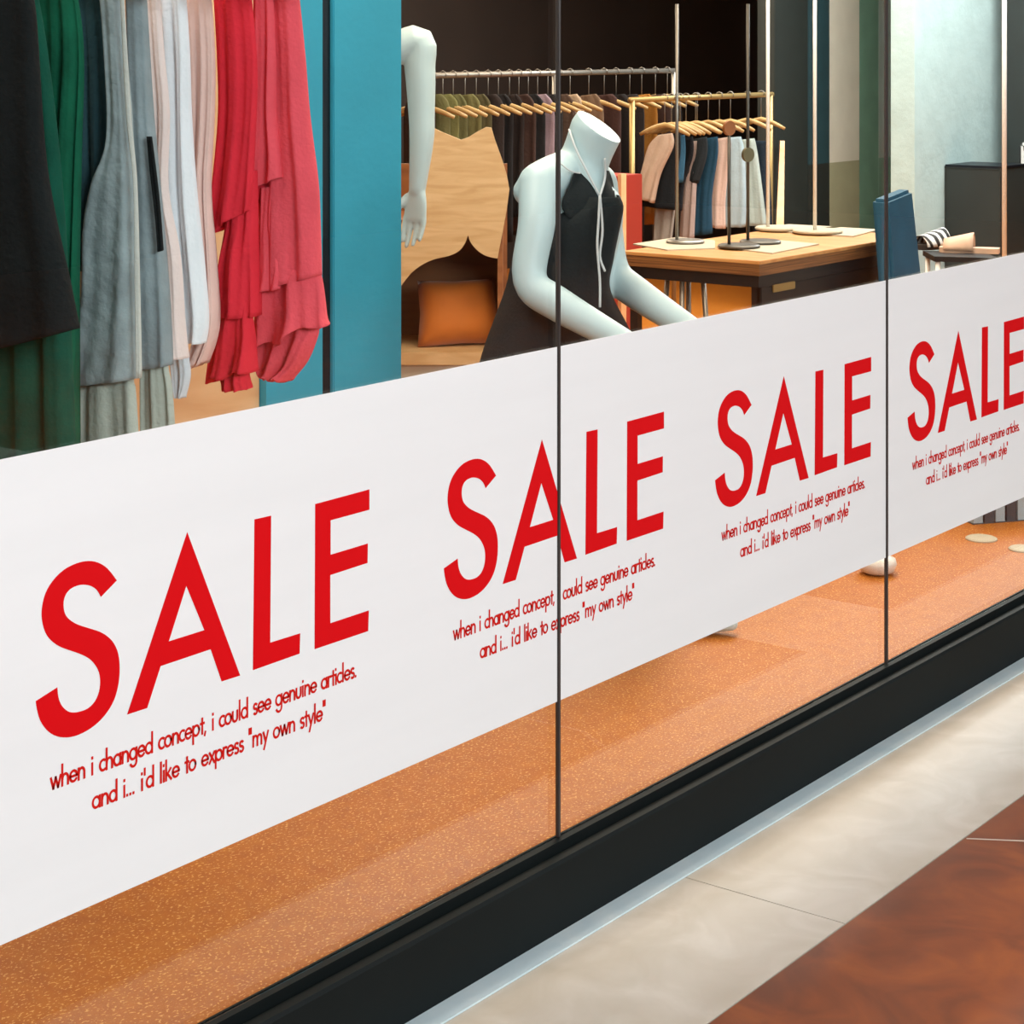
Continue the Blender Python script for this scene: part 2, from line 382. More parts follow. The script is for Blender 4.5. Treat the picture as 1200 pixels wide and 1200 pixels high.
# window frame: extruded black profile
prof = [(-0.042, 0.0), (-0.042, 0.122), (-0.038, 0.128), (-0.018, 0.128), (-0.018, 0.124), (-0.013, 0.124), (-0.013, 0.145), (0.0, 0.145), (0.0, 0.140), (0.010, 0.140), (0.010, 0.1425), (0.014, 0.1425), (0.014, 0.0)]
bm = prism(bmesh.new(), [(X0, y, z) for y, z in prof], (1, 0, 0), X1 - X0)
struct('trim_1', bm, M['frame'], 'black metal sill frame under the shop window')
bm = nbox(X0, X1, -0.042, 0.045, 2.72, 2.86, 0.004)
struct('trim_2', bm, M['frame'], 'black metal head frame above the shop window')
struct('trim_3', nbox(X0, 17, -0.088, -0.0425, 0.0005, 0.004), M['strip'], 'pale blue grey strip along the window frame')  # thin pale bluish band laid along the foot of the frame
for i in range(len(SEAMS) - 1):
    struct('window_%d' % (i + 1), nbox(SEAMS[i] + 0.005, SEAMS[i + 1] - 0.005, 0.001, 0.009, 0.141, 2.722), M['glass'], 'clear glass shop window pane')
for i, x in enumerate(SEAMS[1:-1]):
    bm = nbox(x - 0.0042, x + 0.0042, -0.003, 0.0042, 0.146, 2.722, 0.0012)
    struct('trim_%d' % (i + 5), bm, M['gasket'], 'thin grey joint between two glass panes')
struct('wall_header', nbox(X0, 17, -0.042, 0.045, 2.86, 3.4), M['wall'])
struct('ceiling', nbox(X0, 17, 0.045, STORE_D, 3.0, 3.1), M['ceil'])
struct('ceiling_outside', nbox(-4, 17, -9, -0.042, 3.4, 3.5), M['ceil'])
struct('wall_back', nbox(X0, 17, STORE_D, STORE_D + 0.1, -0.1, 3.1), M['dark'], 'dark brown rear wall of the shop')
struct('wall_left', nbox(X0 - 0.1, X0, -0.042, STORE_D + 0.1, -0.1, 3.4), M['wall'])
struct('wall_right', nbox(17, 17.1, -9, STORE_D + 0.1, -0.1, 3.5), M['dark'])
struct('wall_opposite', nbox(-4, 17, -9.1, -9, -0.1, 3.5), M['mallwall'])
struct('wall_end', nbox(X1, 17, -0.042, 0.045, 0.0, 2.86), M['frame'])

# ------------------------------------------------------------------ banner with lettering
def hb(x): return 570 - 0.236 * x
def gl(px, py):
    """picture point on the window plane -> (X, z)"""
    zc = 0.64 * F / hb(px); xc = (px - 600) / hb(px) * 0.64
    return CA * zc + SA * xc, EYE.z - (py - HZ) / hb(px) * 0.64
BX0, BX1, BZ0, BZ1 = X0 + 0.3, 9.2, 0.391, 1.031
ban = thing('sale_banner', (3.6, 0.0, BZ0), 'long white banner strip stuck along the shop window with red sale lettering', 'banner')
bm = nbox(BX0, BX1, -0.0003, 0.0004, BZ0, BZ1)
bm_obj('film', bm, M['film'], ban)
def crop(p): return gl(p[0] * 440 / 1200.0, 560 + p[1] * 440 / 1200.0)
Sa = [(375,328),(345,290),(315,271),(283,266),(245,274),(205,295),(170,330),(147,370),(136,415),(136,455),(147,495),(165,520),(190,538),(220,550),(255,562),(285,577),(305,597),(318,622),(322,652),(318,685),(305,715),(283,737),(255,748),(230,750),(212,742),(197,725),(188,700),(185,670)]
Sb = [(116,714),(120,740),(130,775),(150,805),(175,823),(205,830),(240,826),(280,808),(315,782),(345,748),(367,708),(380,660),(384,610),(380,565),(366,530),(345,507),(320,492),(290,482),(255,471),(230,458),(212,440),(205,415),(206,390),(215,368),(232,352),(255,343),(275,342),(295,347),(312,360),(324,381)]
LET = {
    'S': [[crop(p) for p in cr(Sa, 3) + cr(Sb, 3)]],
    'A': [[crop(p) for p in ((600,174),(769,632),(710,651),(675,548),(515,602),(472,736),(408,757))], [crop(p) for p in ((597,345),(541,523),(655,487))]],
    'L': [[crop(p) for p in ((815,133),(868,121),(865,527),(961,497),(959,562),(810,615))]],
    'E': [[crop(p) for p in ((1009,84),(1182,37),(1182,102),(1058,136),(1058,246),(1177,210),(1176,272),(1057,311),(1057,465),(1180,424),(1178,490),(1007,548))]],
}
def square_up(ch, pts):
    zs = [p[1] for p in pts]; return pts
def letter_mesh(loops):
    cu = bpy.data.curves.new('t', 'CURVE'); cu.dimensions = '2D'; cu.fill_mode = 'BOTH'; cu.extrude = 0.0002
    for lp in loops:
        sp = cu.splines.new('POLY'); sp.points.add(len(lp) - 1); sp.use_cyclic_u = True
        for q, (x, z) in zip(sp.points, lp): q.co = (x, z, 0, 1)
    t = bpy.data.objects.new('t', cu); COL.objects.link(t)
    dg = bpy.context.evaluated_depsgraph_get(); dg.update()
    me = bpy.data.meshes.new_from_object(t.evaluated_get(dg))
    bpy.data.objects.remove(t); bpy.data.curves.remove(cu)
    me.transform(Matrix.Rotation(PI / 2, 4, 'X')); me.transform(Matrix.Translation((0, -0.0007, 0)))
    return me
LM = {}
for ch, loops in LET.items():
    me = letter_mesh(loops); me.materials.append(M['red']); LM[ch] = me
# single-stroke geometric lower case
def arc(cx, cy, rx, ry, a0, a1, n=16):
    return [(cx + rx * math.cos(math.radians(a0 + (a1 - a0) * k / n)), cy + ry * math.sin(math.radians(a0 + (a1 - a0) * k / n))) for k in range(n + 1)]
def ring_(cx): return arc(cx, .5, .45, .45, 0, 360, 24)
AS = 1.82; DS = -.62
G = {
 'a': (1.15, [ring_(.5), [(.95, 0), (.95, 1)]]), 'c': (.85, [arc(.5, .5, .45, .45, 55, 305)]),
 'd': (1.15, [ring_(.5), [(.95, 0), (.95, AS)]]), 'e': (1.08, [[(.08, .5), (.95, .5)] + arc(.5, .5, .45, .45, 0, 325)[0:]]),
 'g': (1.15, [ring_(.5), [(.95, 1), (.95, -.2)] + arc(.53, -.2, .42, .38, 0, -160)]),
 'h': (1.05, [[(.1, 0), (.1, AS)], arc(.48, .55, .36, .4, 180, 0) + [(.84, 0)]]),
 'i': (.4, [[(.15, 0), (.15, 1)], [(.15, 1.36), (.15, 1.50)]]), 'k': (.95, [[(.1, 0), (.1, AS)], [(.75, 1), (.15, .45)], [(.3, .55), (.82, 0)]]),
 'l': (.4, [[(.15, 0), (.15, AS)]]), 'm': (1.6, [[(.1, 0), (.1, 1)], arc(.42, .6, .31, .36, 180, 0) + [(.73, 0)], arc(1.05, .6, .31, .36, 180, 0) + [(1.36, 0)]]),
 'n': (1.05, [[(.1, 0), (.1, 1)], arc(.48, .55, .36, .4, 180, 0) + [(.84, 0)]]), 'o': (1.1, [ring_(.5)]),
 'p': (1.15, [ring_(.55), [(.1, 1), (.1, DS)]]), 'r': (.62, [[(.1, 0), (.1, 1)], arc(.4, .6, .3, .36, 180, 55)]),
 's': (.75, [arc(.35, .73, .24, .23, 35, 250) + arc(.35, .26, .26, .24, 75, -145)]), 't': (.6, [[(.3, 0), (.3, 1.42)], [(.02, .95), (.58, .95)]]),
 'u': (1.05, [[(.1, 1), (.1, .42)] + arc(.46, .42, .36, .38, 180, 360) + [(.82, 1)]]), 'w': (1.4, [[(.03, 1), (.36, .02), (.66, .95), (.96, .02), (1.3, 1)]]),
 'x': (.9, [[(.05, 0), (.8, 1)], [(.05, 1), (.8, 0)]]), 'y': (.92, [[(.05, 1), (.43, .08)], [(.83, 1), (.18, DS)]]),
 '.': (.42, [[(.12, .02), (.12, .14)]]), ',': (.45, [[(.2, .12), (.08, -.22)]]), "'": (.35, [[(.14, AS), (.14, 1.25)]]),
 '"': (.6, [[(.1, AS), (.1, 1.3)], [(.36, AS), (.36, 1.3)]]), ' ': (.72, []),
}
def text_mesh(s, xa, xb, zbase, xh, sw=0.0038):
    adv = sum(G[c][0] for c in s); k = (xb - xa) / adv
    bm = bmesh.new(); x = xa; nst = 0
    for c in s:
        for st in G[c][1]:
            P = [Vector((x + px * k, -0.0006 - 0.00012 * (nst % 6), zbase + py * xh)) for px, py in st]; nst += 1
            P = [p for i, p in enumerate(P) if i == 0 or (p - P[i - 1]).length > 1e-7]
            L = len(P); closed = (P[0] - P[-1]).length < 1e-6
            if closed: P = P + [P[1]]
            side = []
            def ribbon_(Q):
                V = []
                for i in range(len(Q)):
                    t = (Q[min(i + 1, len(Q) - 1)] - Q[max(i - 1, 0)]).normalized(); n = Vector((-t.z, 0, t.x)) * sw / 2
                    e_ = t * (sw * .28) * (1 if i == len(Q) - 1 else -1 if i == 0 else 0)
                    V.append((bm.verts.new(Q[i] + n + e_), bm.verts.new(Q[i] - n + e_)))
                for a, b in zip(V, V[1:]): bm.faces.new((a[0], a[1], b[1], b[0]))
            cur = [P[0]]
            for i in range(1, len(P)):
                cur.append(P[i])
                if i < len(P) - 1 and (P[i] - P[i - 1]).angle(P[i + 1] - P[i]) > .7: ribbon_(cur); cur = [P[i]]
            ribbon_(cur)
        x += G[c][0] * k
    me = bpy.data.meshes.new('print'); bm.to_mesh(me); bm.free(); me.materials.append(M['redprint']); return me
T1 = 'when i changed concept, i could see genuine articles.'; T2 = 'and i... i\'d like to express "my own style"'
tm1 = text_mesh(T1, gl(60, 0)[0], gl(419, 0)[0], 0.571, 0.0162); tm2 = text_mesh(T2, gl(109, 0)[0], gl(383, 0)[0], 0.523, 0.0162)
eR = gl(432, 738)[0]
for k, pxe in enumerate((432, 777.5, 1020.5, None)):
    if pxe: dx = gl(pxe, 600)[0] - eR
    else: dx = gl(1064, 500)[0] - gl(43, 800)[0]
    for ch in 'SALE':
        o = bpy.data.objects.new('letter', LM[ch]); COL.objects.link(o); o.location = (dx, 0, 0); o.parent = ban; o.matrix_parent_inverse = Matrix.Translation(-ban.location)
        o['label'] = 'red capital letter ' + ch
    for me in (tm1, tm2):
        o = bpy.data.objects.new('small_text', me); COL.objects.link(o); o.location = (dx, 0, 0); o.parent = ban; o.matrix_parent_inverse = Matrix.Translation(-ban.location)
        o['label'] = 'line of small red lower case print'

# ------------------------------------------------------------------ teal partition and tan panel behind the left rail
YT = 1.30
xa, xb, xc, xd = ptY(312, 0, YT).x, ptY(378, 0, YT).x, ptY(391, 0, YT).x, ptY(471, 0, YT).x
t = thing('teal_partition', ((xa + xd) / 2, YT + 0.04, 0), 'teal painted upright partition with a black slot beside the red clothes', 'partition')
bm_obj('panel', nbox(xa, xb, YT, YT + 0.09, 0.0, 3.0), M['teal'], t)
bm_obj('panel', nbox(xc, xd, YT, YT + 0.09, 0.0, 3.0, 0.003), M['teal'], t)
bm_obj('upright_channel', nbox(xb, xc, YT + 0.012, YT + 0.09, 0.0, 3.0), M['slot'], t)['label'] = 'black metal channel'
xl, xr = ptY(150, 0, 1.32).x, ptY(313, 0, 1.32).x
t = thing('plywood_partition', ((xl + xr) / 2, 1.33, 0), 'tall tan plywood partition behind the white and red clothes', 'partition')
bm_obj('board', nbox(xl, xa - 0.002, 1.32, 1.36, 0.0, 3.0, 0.002), M['tanply'], t)

# ------------------------------------------------------------------ left clothes rail
def hanger(name, c, zbar, e, label, group, w=0.19, hookh=0.10):
    h = thing(name, (c.x, c.y, zbar), label, 'hanger', group)
    bm = bmesh.new()
    P = [Vector((c.x, c.y, zbar)) + e * (w * s) + Vector((0, 0, -0.05 * abs(s) ** 1.4)) for s in (-1, -.75, -.5, -.25, 0, .25, .5, .75, 1)]
    tube(bm, P, [0.008, .011, .012, .012, .013, .012, .012, .011, .008], 8)
    bm_obj('shoulder_bar', bm, M['hanger'], h, True)
    bm = bmesh.new(); n = Vector((-e.y, e.x, 0))
    top = zbar + hookh
    P = [Vector((c.x, c.y, zbar)), Vector((c.x, c.y, top - 0.03))] + [Vector((c.x, c.y, top - 0.012)) + e * (0.018 * math.cos(a)) + Vector((0, 0, 0.018 * math.sin(a))) for a in (PI, 2.4, 1.6, .8, 0, -.6)]
    P[2] += Vector((0, 0, 0))
    tube(bm, P, 0.0022, 6)
    bm_obj('hook', bm, M['steel'], h, True)
    return h
RY = 0.75; RZ = 1.84
rail = thing('garment_rail', (2.75, RY, RZ), 'black metal rail above the left clothes hung from the ceiling', 'rail')
bm_obj('bar', tube(bmesh.new(), [(2.05, RY, RZ), (3.35, RY, RZ)], 0.011, 12), M['blackmetal'], rail, True)
for x in (2.1, 3.3): bm_obj('hanging_rod', tube(bmesh.new(), [(x, RY, RZ), (x, RY, 3.0)], 0.006, 8), M['blackmetal'], rail, True)
LG = 'clothes on the left rail'
def left_garment(name, cat, label, X, parts, hang=True):
    """parts: list of (part name, levels, fabric, kw)"""
    c = Vector((X, RY, 0))
    t = thing(name, (X, RY, 1.66), label, cat)
    for pn, lv, m, kw in parts:
        off = kw.pop('off', 0.0); cc = c - Vector((off, 0, 0))
        sol = kw.pop('solid', 0.003)
        drape_obj(pn, drape(lv, cc, **kw), m, t, sol)
    if hang: hanger('clothes_hanger', c, RZ - 0.115, EU, 'wooden hanger on the black rail above the left clothes', 'hangers on the left rail', 0.14, 0.132)
    return t
GRN = fab('#0d5a41', 0.18, 0.2); GRN2 = fab('#0a4a3a', 0.2, 0.2); BLK = fab('#15191a', 0.15, 0.3); GREY = fab('#98a7ab', 0.16, 0.7, 30); GREY2 = fab('#8b999e', 0.14, 0.6, 35)
PALE = fab('#aeb7ae', 0.08, 0.3); WHITE = fab('#eaf0f6', 0.03, 0.25); PINKW = fab('#e8d8d4', 0.03, 0.25); PINK = fab('#e6c4bb', 0.04, 0.25); RED = fab('#de3040', 0.06, 0.3, 120); RED2 = fab('#e65663', 0.06, 0.3, 120); BEI = fab('#a88f7d', 0.06, 0.3)
left_garment('black_jacket', 'jacket', 'black jacket hanging at the far left edge of the window', 2.26, [
    ('body', [(-60,-25,30,-25),(-70,20,40,15),(-75,160,50,165),(-80,240,60,240),(-85,330,80,330),(-85,430,91,385)], BLK, dict(thick=.045, folds=4, amp=.008, seed=1))])
left_garment('green_dress', 'dress', 'long dark green dress directly behind the black jacket', 2.36, [
    ('skirt', [(-40,-25,40,-25),(-50,60,55,60),(-60,200,70,200),(-70,400,80,400),(-80,720,92,720)], GRN2, dict(thick=.03, folds=9, amp=.012, seed=2))])
left_garment('green_dress', 'dress', 'green dress with deep folds between the black jacket and the grey denim dress', 2.46, [
    ('skirt', [(30,-25,85,-25),(25,60,95,60),(20,200,92,200),(15,400,88,400),(5,740,90,740)], GRN, dict(thick=.028, folds=9, amp=.013, seed=5))])
left_garment('blue_grey_blouse', 'blouse', 'dark blue grey blouse showing behind the grey denim dress at its upper left', 2.57, [
    ('body', [(80,-25,130,-25),(84,80,140,80),(92,200,140,200),(90,315,140,318)], fab('#35565f', 0.1, 0.3), dict(thick=.025, folds=6, amp=.010, seed=7))])
left_garment('beige_top', 'top', 'beige top whose edge pokes out left of the grey denim dress', 2.585, [
    ('body', [(100,-25,140,-25),(100,120,140,120),(93,290,140,290),(84,350,140,350),(82,425,140,428)], BEI, dict(thick=.015, folds=4, amp=.006, seed=8))])
left_garment('denim_dress', 'dress', 'light grey denim dress with raw crinkled edge left of its twin', 2.535, [
    ('bodice', [(118,-25,140,-25),(126,60,146,60),(130,165,152,132),(112,215,157,215),(103,270,158,270),(102,330,159,330),(96,390,160,390),(82,452,161,443)], GREY, dict(thick=.038, folds=2, amp=.007, seed=11)),
    ('underskirt', [(95,400,158,400),(92,445,157,445),(91,480,160,480),(92,720,172,720)], PALE, dict(thick=.022, folds=4, amp=.007, seed=12)),
    ('edge_trim', [(140,-25,144,-25),(148,132,153,132),(157,215,160,215),(159,330,163,330),(161,443,165,443)], fab('#c0c4be', 0.05, 0.3), dict(thick=.006, folds=1, amp=.001, seed=13, off=.03))])
left_garment('denim_dress', 'dress', 'grey denim dress with a dark cord edge beside the white shirts', 2.63, [
    ('bodice', [(148,-25,168,-25),(152,60,172,60),(156,132,176,132),(158,215,184,215),(160,290,191,290),(163,360,196,360),(164,433,200,428)], GREY2, dict(thick=.03, folds=2, amp=.006, seed=14)),
    ('underskirt', [(162,395,196,395),(165,430,197,430),(167,480,203,480),(170,700,212,700)], PALE, dict(thick=.018, folds=4, amp=.006, seed=15)),
    ('cord', [(172,160,178,160),(176,200,183,200),(182,250,188,250),(186,295,191,293)], BLK, dict(thick=.006, folds=2, amp=.002, seed=16, off=.028))])
left_garment('cream_shirt', 'shirt', 'pale pinkish white shirt just right of the grey denim dresses', 2.74, [
    ('body', [(150,-25,186,-25),(160,60,192,60),(165,132,198,132),(170,220,196,220),(178,300,210,300),(185,380,215,380),(190,420,218,420)], PINKW, dict(thick=.022, folds=5, amp=.009, seed=21))])
left_garment('white_shirt', 'shirt', 'long white shirt with a rounded tail hanging lower than its neighbours', 2.80, [
    ('body', [(180,-25,215,-25),(186,60,220,60),(191,132,222,132),(188,220,228,220),(190,300,236,300),(192,370,242,370),(200,400,240,402)], WHITE, dict(thick=.026, folds=5, amp=.011, seed=22)),
    ('shirt_tail', [(190,290,225,290),(194,360,220,360),(199,410,220,410),(203,440,222,440),(207,466,216,466)], fab('#cfd6dd', 0.03, 0.25), dict(thick=.012, folds=3, amp=.005, seed=23, off=-.012))])
left_garment('pink_shirt', 'shirt', 'soft pink shirt hanging between the white shirt and the red dress', 2.87, [
    ('body', [(215,-25,245,-25),(220,60,250,60),(222,132,250,132),(224,220,246,220),(232,300,250,300),(236,380,252,380),(220,432,240,425)], PINK, dict(thick=.024, folds=5, amp=.009, seed=24))])
left_garment('red_dress', 'dress', 'red ruffled dress hanging left of its lighter red twin', 2.95, [
    ('bodice', [(250,-25,292,-25),(256,60,300,60),(258,132,300,132),(250,220,296,215),(244,277,292,247)], RED, dict(thick=.026, folds=4, amp=.010, seed=31, off=.02)),
    ('skirt', [(268,200,300,200),(268,260,300,260),(262,300,300,300),(256,371,300,371)], RED, dict(thick=.04, folds=4, amp=.010, seed=32)),
    ('ruffle', [(258,340,296,340),(256,371,296,371),(252,400,298,400),(243,446,300,432)], RED, dict(thick=.036, folds=4, amp=.014, seed=33, hemwave=.006, off=.0)),
    ('lower_ruffle', [(256,410,290,410),(254,430,290,430),(262,448,290,446),(264,458,291,456)], RED, dict(thick=.024, folds=5, amp=.010, seed=34, off=-.004))])
left_garment('red_dress', 'dress', 'lighter red dress with tiered ruffles and a draped sleeve nearest the teal partition', 3.03, [
    ('bodice', [(302,-25,346,-25),(304,60,354,60),(304,132,360,132),(306,220,370,210),(308,275,372,260),(304,341,374,323)], RED2, dict(thick=.048, folds=4, amp=.010, seed=41)),
    ('sleeve', [(298,-25,318,-25),(298,60,322,60),(298,132,323,132),(294,180,328,185),(287,226,331,208)], RED2, dict(thick=.026, folds=3, amp=.009, seed=42, off=.045)),
    ('sleeve_end', [(296,200,316,200),(294,225,312,225),(296,239,310,232)], RED, dict(thick=.018, folds=3, amp=.006, seed=47, off=.03)),
    ('ruffle', [(304,315,372,310),(303,341,373,325),(301,380,378,365),(300,412,383,378)], RED2, dict(thick=.042, folds=4, amp=.016, seed=43, hemwave=.008, off=.0)),
    ('lower_ruffle', [(303,390,372,380),(303,412,370,395),(306,430,356,424),(309,441,338,444)], RED2, dict(thick=.036, folds=5, amp=.014, seed=44, hemwave=.006, off=-.004)),
    ('front_panel', [(307,220,322,218),(307,265,320,265),(306,310,328,310),(302,342,328,339)], RED2, dict(thick=.016, folds=2, amp=.006, seed=45, off=.045))])

# ------------------------------------------------------------------ main mannequin
ZM = 5.38
man = thing('mannequin', tuple(Vector(pt(690, 50, ZM))[:2]) + (0.0,), 'white headless mannequin in a black sleeveless dress behind the banner', 'mannequin')
bm = bmesh.new()
ax = (RGT * 0.75 + FWD * 0.66).normalized()       # shoulder line: right shoulder near the glass, left further in
limb(bm, [pt(655, 440, ZM), pt(664, 375, ZM), pt(670, 320, ZM), pt(672, 262, ZM), pt(674, 222, ZM), pt(680, 196, ZM)],
     [(.165, .115), (.14, .10), (.118, .092), (.145, .112), (.135, .095), (.06, .06)], ex=ax, n=28)
limb(bm, [pt(676, 212, ZM), pt(686, 185, ZM), pt(699, 152, ZM - .01)], [.085, .066, .070], n=24)
# near (right) arm
sh = pt(631, 214, ZM - .12)
limb(bm, [pt(668, 200, ZM), pt(648, 207, ZM - .08), sh], [.058, .056, .052], n=20)
e1 = pt(621, 328, ZM - .20); w1 = pt(748, 410, ZM - .30)
limb(bm, [sh, pt(629, 262, ZM - .17), e1, pt(655, 357, ZM - .23), w1], [.052, .048, .044, .044, .030], n=22)
limb(bm, [pt(628, 216, ZM - .12), pt(619, 224, ZM - .11)], [.05, .040], n=18)
hand(bm, w1, w1 - pt(690, 375, ZM - .26), (0, 0, 1), None, 1.0, .3, 1)
sh2 = pt(702, 214, ZM + .12)
limb(bm, [pt(685, 205, ZM), sh2], [.055, .05], n=18)
e2 = pt(719, 318, ZM + .06); w2 = pt(838, 405, ZM - .08)
limb(bm, [sh2, pt(709, 265, ZM + .10), e2, pt(748, 345, ZM + .02), w2], [.050, .047, .044, .043, .030], n=22)
hand(bm, w2, w2 - pt(790, 370, ZM), (0, 0, 1), None, 1.0, .3, -1)
# legs
for hip, knee, ank, toe in ((pt(640, 440, ZM - .06), pt(712, 565, ZM - .14), pt(722, 690, ZM + .12), pt(768, 715, ZM + .14)),
                            (pt(672, 440, ZM + .06), pt(770, 560, ZM - .05), pt(772, 700, ZM + .12), pt(818, 738, ZM + .10))):
    limb(bm, [hip, (hip + knee) / 2, knee, knee + (ank - knee) * .35, ank], [.088, .078, .056, .055, .034], n=22)
    foot = Vector(ank); toe = Vector(toe); toe.z = 0.022
    heel = Vector((ank.x, ank.y, 0.03)); dirf = (toe - heel); dirf.z = 0; dirf.normalize(); heel -= dirf * 0.03
    limb(bm, [ank, (ank + heel) / 2 + dirf * .01, heel + Vector((0, 0, .004))], [.034, .034, .03], n=16)
    limb(bm, [heel, heel + dirf * .08 + Vector((0, 0, .012)), heel + dirf * .16, heel + dirf * .225], [(.03, .028), (.034, .034), (.04, .024), (.03, .018)], ex=dirf.cross(Vector((0, 0, 1))), n=16)
body = union('body', bm, M['manq'], 0.0055, man, 6)
# keep soles on the floor and cut the neck with a tilted plane
bmc = bmesh.new(); bmc.from_mesh(body.data)
nc = pt(701, 146, ZM); nn = (Vector((0, 0, 1)) * 0.80 + RGT * 0.55 - FWD * 0.22).normalized()
gm = [g for g in bmc.verts[:] + bmc.edges[:] + bmc.faces[:]]
r = bmesh.ops.bisect_plane(bmc, geom=gm, plane_co=nc, plane_no=nn, clear_outer=True)
ed = [g for g in r['geom_cut'] if isinstance(g, bmesh.types.BMEdge)]
bmesh.ops.holes_fill(bmc, edges=ed)
for v in bmc.verts:
    if v.co.z < 0.004: v.co.z = 0.004
bmc.to_mesh(body.data); bmc.free()
for p in body.data.polygons: p.use_smooth = len(p.vertices) <= 5
DRS = fab('#1c2224', 0.12, 0.25, 120)
Ed = RGT.copy()
cm = pt(670, 50, ZM); cm.z = 0
dress = drape_obj('dress', drape([(662,227,719,227),(646,238,724,239),(620,258,722,256),(606,300,713,300),(597,340,709,335),(582,380,731,380),(566,425,750,420),(548,500,772,500),(536,560,786,556)], cm, e=(RGT * 0.97 + FWD * 0.24).normalized(), thick=.15, folds=5, amp=.010, seed=51, hemwave=.004, const=True), DRS, man)
# front panels that lie on the chest: cast grid points onto the body
from mathutils.bvhtree import BVHTree
bt = BVHTree.FromPolygons([v.co.copy() for v in body.data.vertices], [list(p.vertices) for p in body.data.polygons])
def on_chest(rows, off=0.012, n=10):
    """rows of (xl, xr, y): a strip of cloth lying on the mannequin's chest"""
    g = []
    for xl, xr, y in rows:
        row = []
        for k in range(n + 1):
            d = (pt(xl + (xr - xl) * k / n, y, 1.0) - EYE).normalized()
            h, nr, i, ds = bt.ray_cast(EYE, d)
            if h is None or ds > 9: h2, nr, i, ds = bt.find_nearest(EYE + d * (ZM / d.dot(FWD) - .05)); h = h2
            row.append(h - d * off)
        g.append(row)
    bm = bmesh.new(); V = [[bm.verts.new(p) for p in r] for r in g]
    for a, b in zip(V, V[1:]):
        for k in range(n): bm.faces.new((a[k], a[k + 1], b[k + 1], b[k]))
    return bm
def rows_cr(rows, n=5): return cr([tuple(map(float, r)) for r in rows], n)
o = drape_obj('bodice_panel', on_chest(rows_cr([(672, 679, 203), (668, 690, 215), (659, 701, 234), (659, 704, 245), (666, 706, 256)])), DRS, man, .006)
o = drape_obj('bodice_panel', on_chest(rows_cr([(711, 714, 200), (709, 718, 212), (705, 721, 232), (703, 720, 245), (702, 717, 255)])), DRS, man, .006)
# white ribbon straps and tie
RIB = fab('#c9ced0', 0.03, 0.1)
def ribbon(name, pts, r=.003):
    P = []
    for x, y in cr([tuple(map(float, p)) for p in pts], 5):
        d = (pt(x, y, 1.0) - EYE).normalized(); h, nr, i, ds = bt.ray_cast(EYE, d)
        if h is None or ds > 6.2: h = EYE + d * (ZM - .12) / d.dot(FWD)
        P.append(h - d * .024)
    return bm_obj(name, tube(bmesh.new(), P, r, 8), RIB, man, True)
ribbon('ribbon', [(667, 152), (675, 175), (690, 205), (703, 230)]); ribbon('ribbon', [(709, 186), (709, 208), (703, 230)])
ribbon('ribbon', [(655, 190), (668, 200), (680, 203)], .002)
def hang_line(name, pts, zc, r=.0032):
    return bm_obj(name, tube(bmesh.new(), [pt(x, y, zc) for x, y in cr([tuple(map(float, p)) for p in pts], 5)], r, 8), RIB, man, True)
hang_line('tie_end', [(703, 229), (701, 265), (700, 290), (703, 330), (703, 360)], ZM - .185)
hang_line('tie_end', [(703, 229), (706, 270), (703, 300), (709, 318)], ZM - .18)

# ------------------------------------------------------------------ second mannequin, mostly hidden by the teal partition
Z2 = 6.3
P2 = pt(408, 50, Z2)
t = thing('display_plinth', (P2.x, P2.y, 0), 'white plinth carrying the mannequin behind the teal partition', 'plinth')
bm_obj('block', nbox(P2.x - .26, P2.x + .26, P2.y - .26, P2.y + .26, 0, .16, .004), M['plinth'], t)
m2 = thing('mannequin', (P2.x, P2.y, .16), 'pale mannequin showing only its long hanging arm beside the teal partition', 'mannequin')
bm = bmesh.new(); ax2 = (RGT * .8 + FWD * .6).normalized()
Rr = lambda a, b, z: P2.xy.to_3d() + RGT * a + FWD * b + Vector((0, 0, z))
limb(bm, [Rr(0, 0, 1.0), Rr(0, 0, 1.13), Rr(0, 0, 1.3), Rr(0, 0, 1.45), Rr(0, 0, 1.53)], [(.15, .11), (.115, .09), (.135, .105), (.13, .09), (.055, .055)], ex=ax2, n=24)
limb(bm, [Rr(0, 0, 1.5), Rr(0, 0, 1.6), Rr(0, 0, 1.7)], [.06, .052, .052], n=20)
limb(bm, [Rr(0, 0, 1.66), Rr(.005, -.01, 1.75), Rr(0, 0, 1.83)], [(.06, .07), (.075, .09), (.055, .065)], n=20)
A = [Rr(.03, 0, 1.49), pt(486, 48, Z2), pt(492, 80, Z2), pt(494, 132, Z2), pt(494, 165, Z2), pt(489, 222, Z2)]
limb(bm, A, [.05, .05, .048, .041, .038, .026], n=20)
hand(bm, pt(489, 222, Z2), pt(483, 296, Z2) - pt(489, 222, Z2), RGT * .85 - FWD * .5, None, 1.1, .1, 1)
A = [Rr(-.03, 0, 1.49), Rr(-.12, .1, 1.48), Rr(-.14, .12, 1.2), Rr(-.1, .05, .98)]
limb(bm, A, [.05, .05, .042, .028], n=18)
for s in (-1, 1):
    limb(bm, [Rr(.05 * s, .04 * s, 1.0), Rr(.05 * s, .04 * s, .62), Rr(.05 * s, .04 * s, .25), Rr(.05 * s, .04 * s, .2)], [.085, .055, .036, .034], n=18)
    limb(bm, [Rr(.05 * s, .04 * s + .03, .195), Rr(.05 * s, .04 * s - .12, .185)], [.032, .022], n=14)
b2 = union('body', bm, M['manq'], 0.0042, m2, 4)
for v in b2.data.vertices:
    if v.co.z < .163: v.co.z = .163
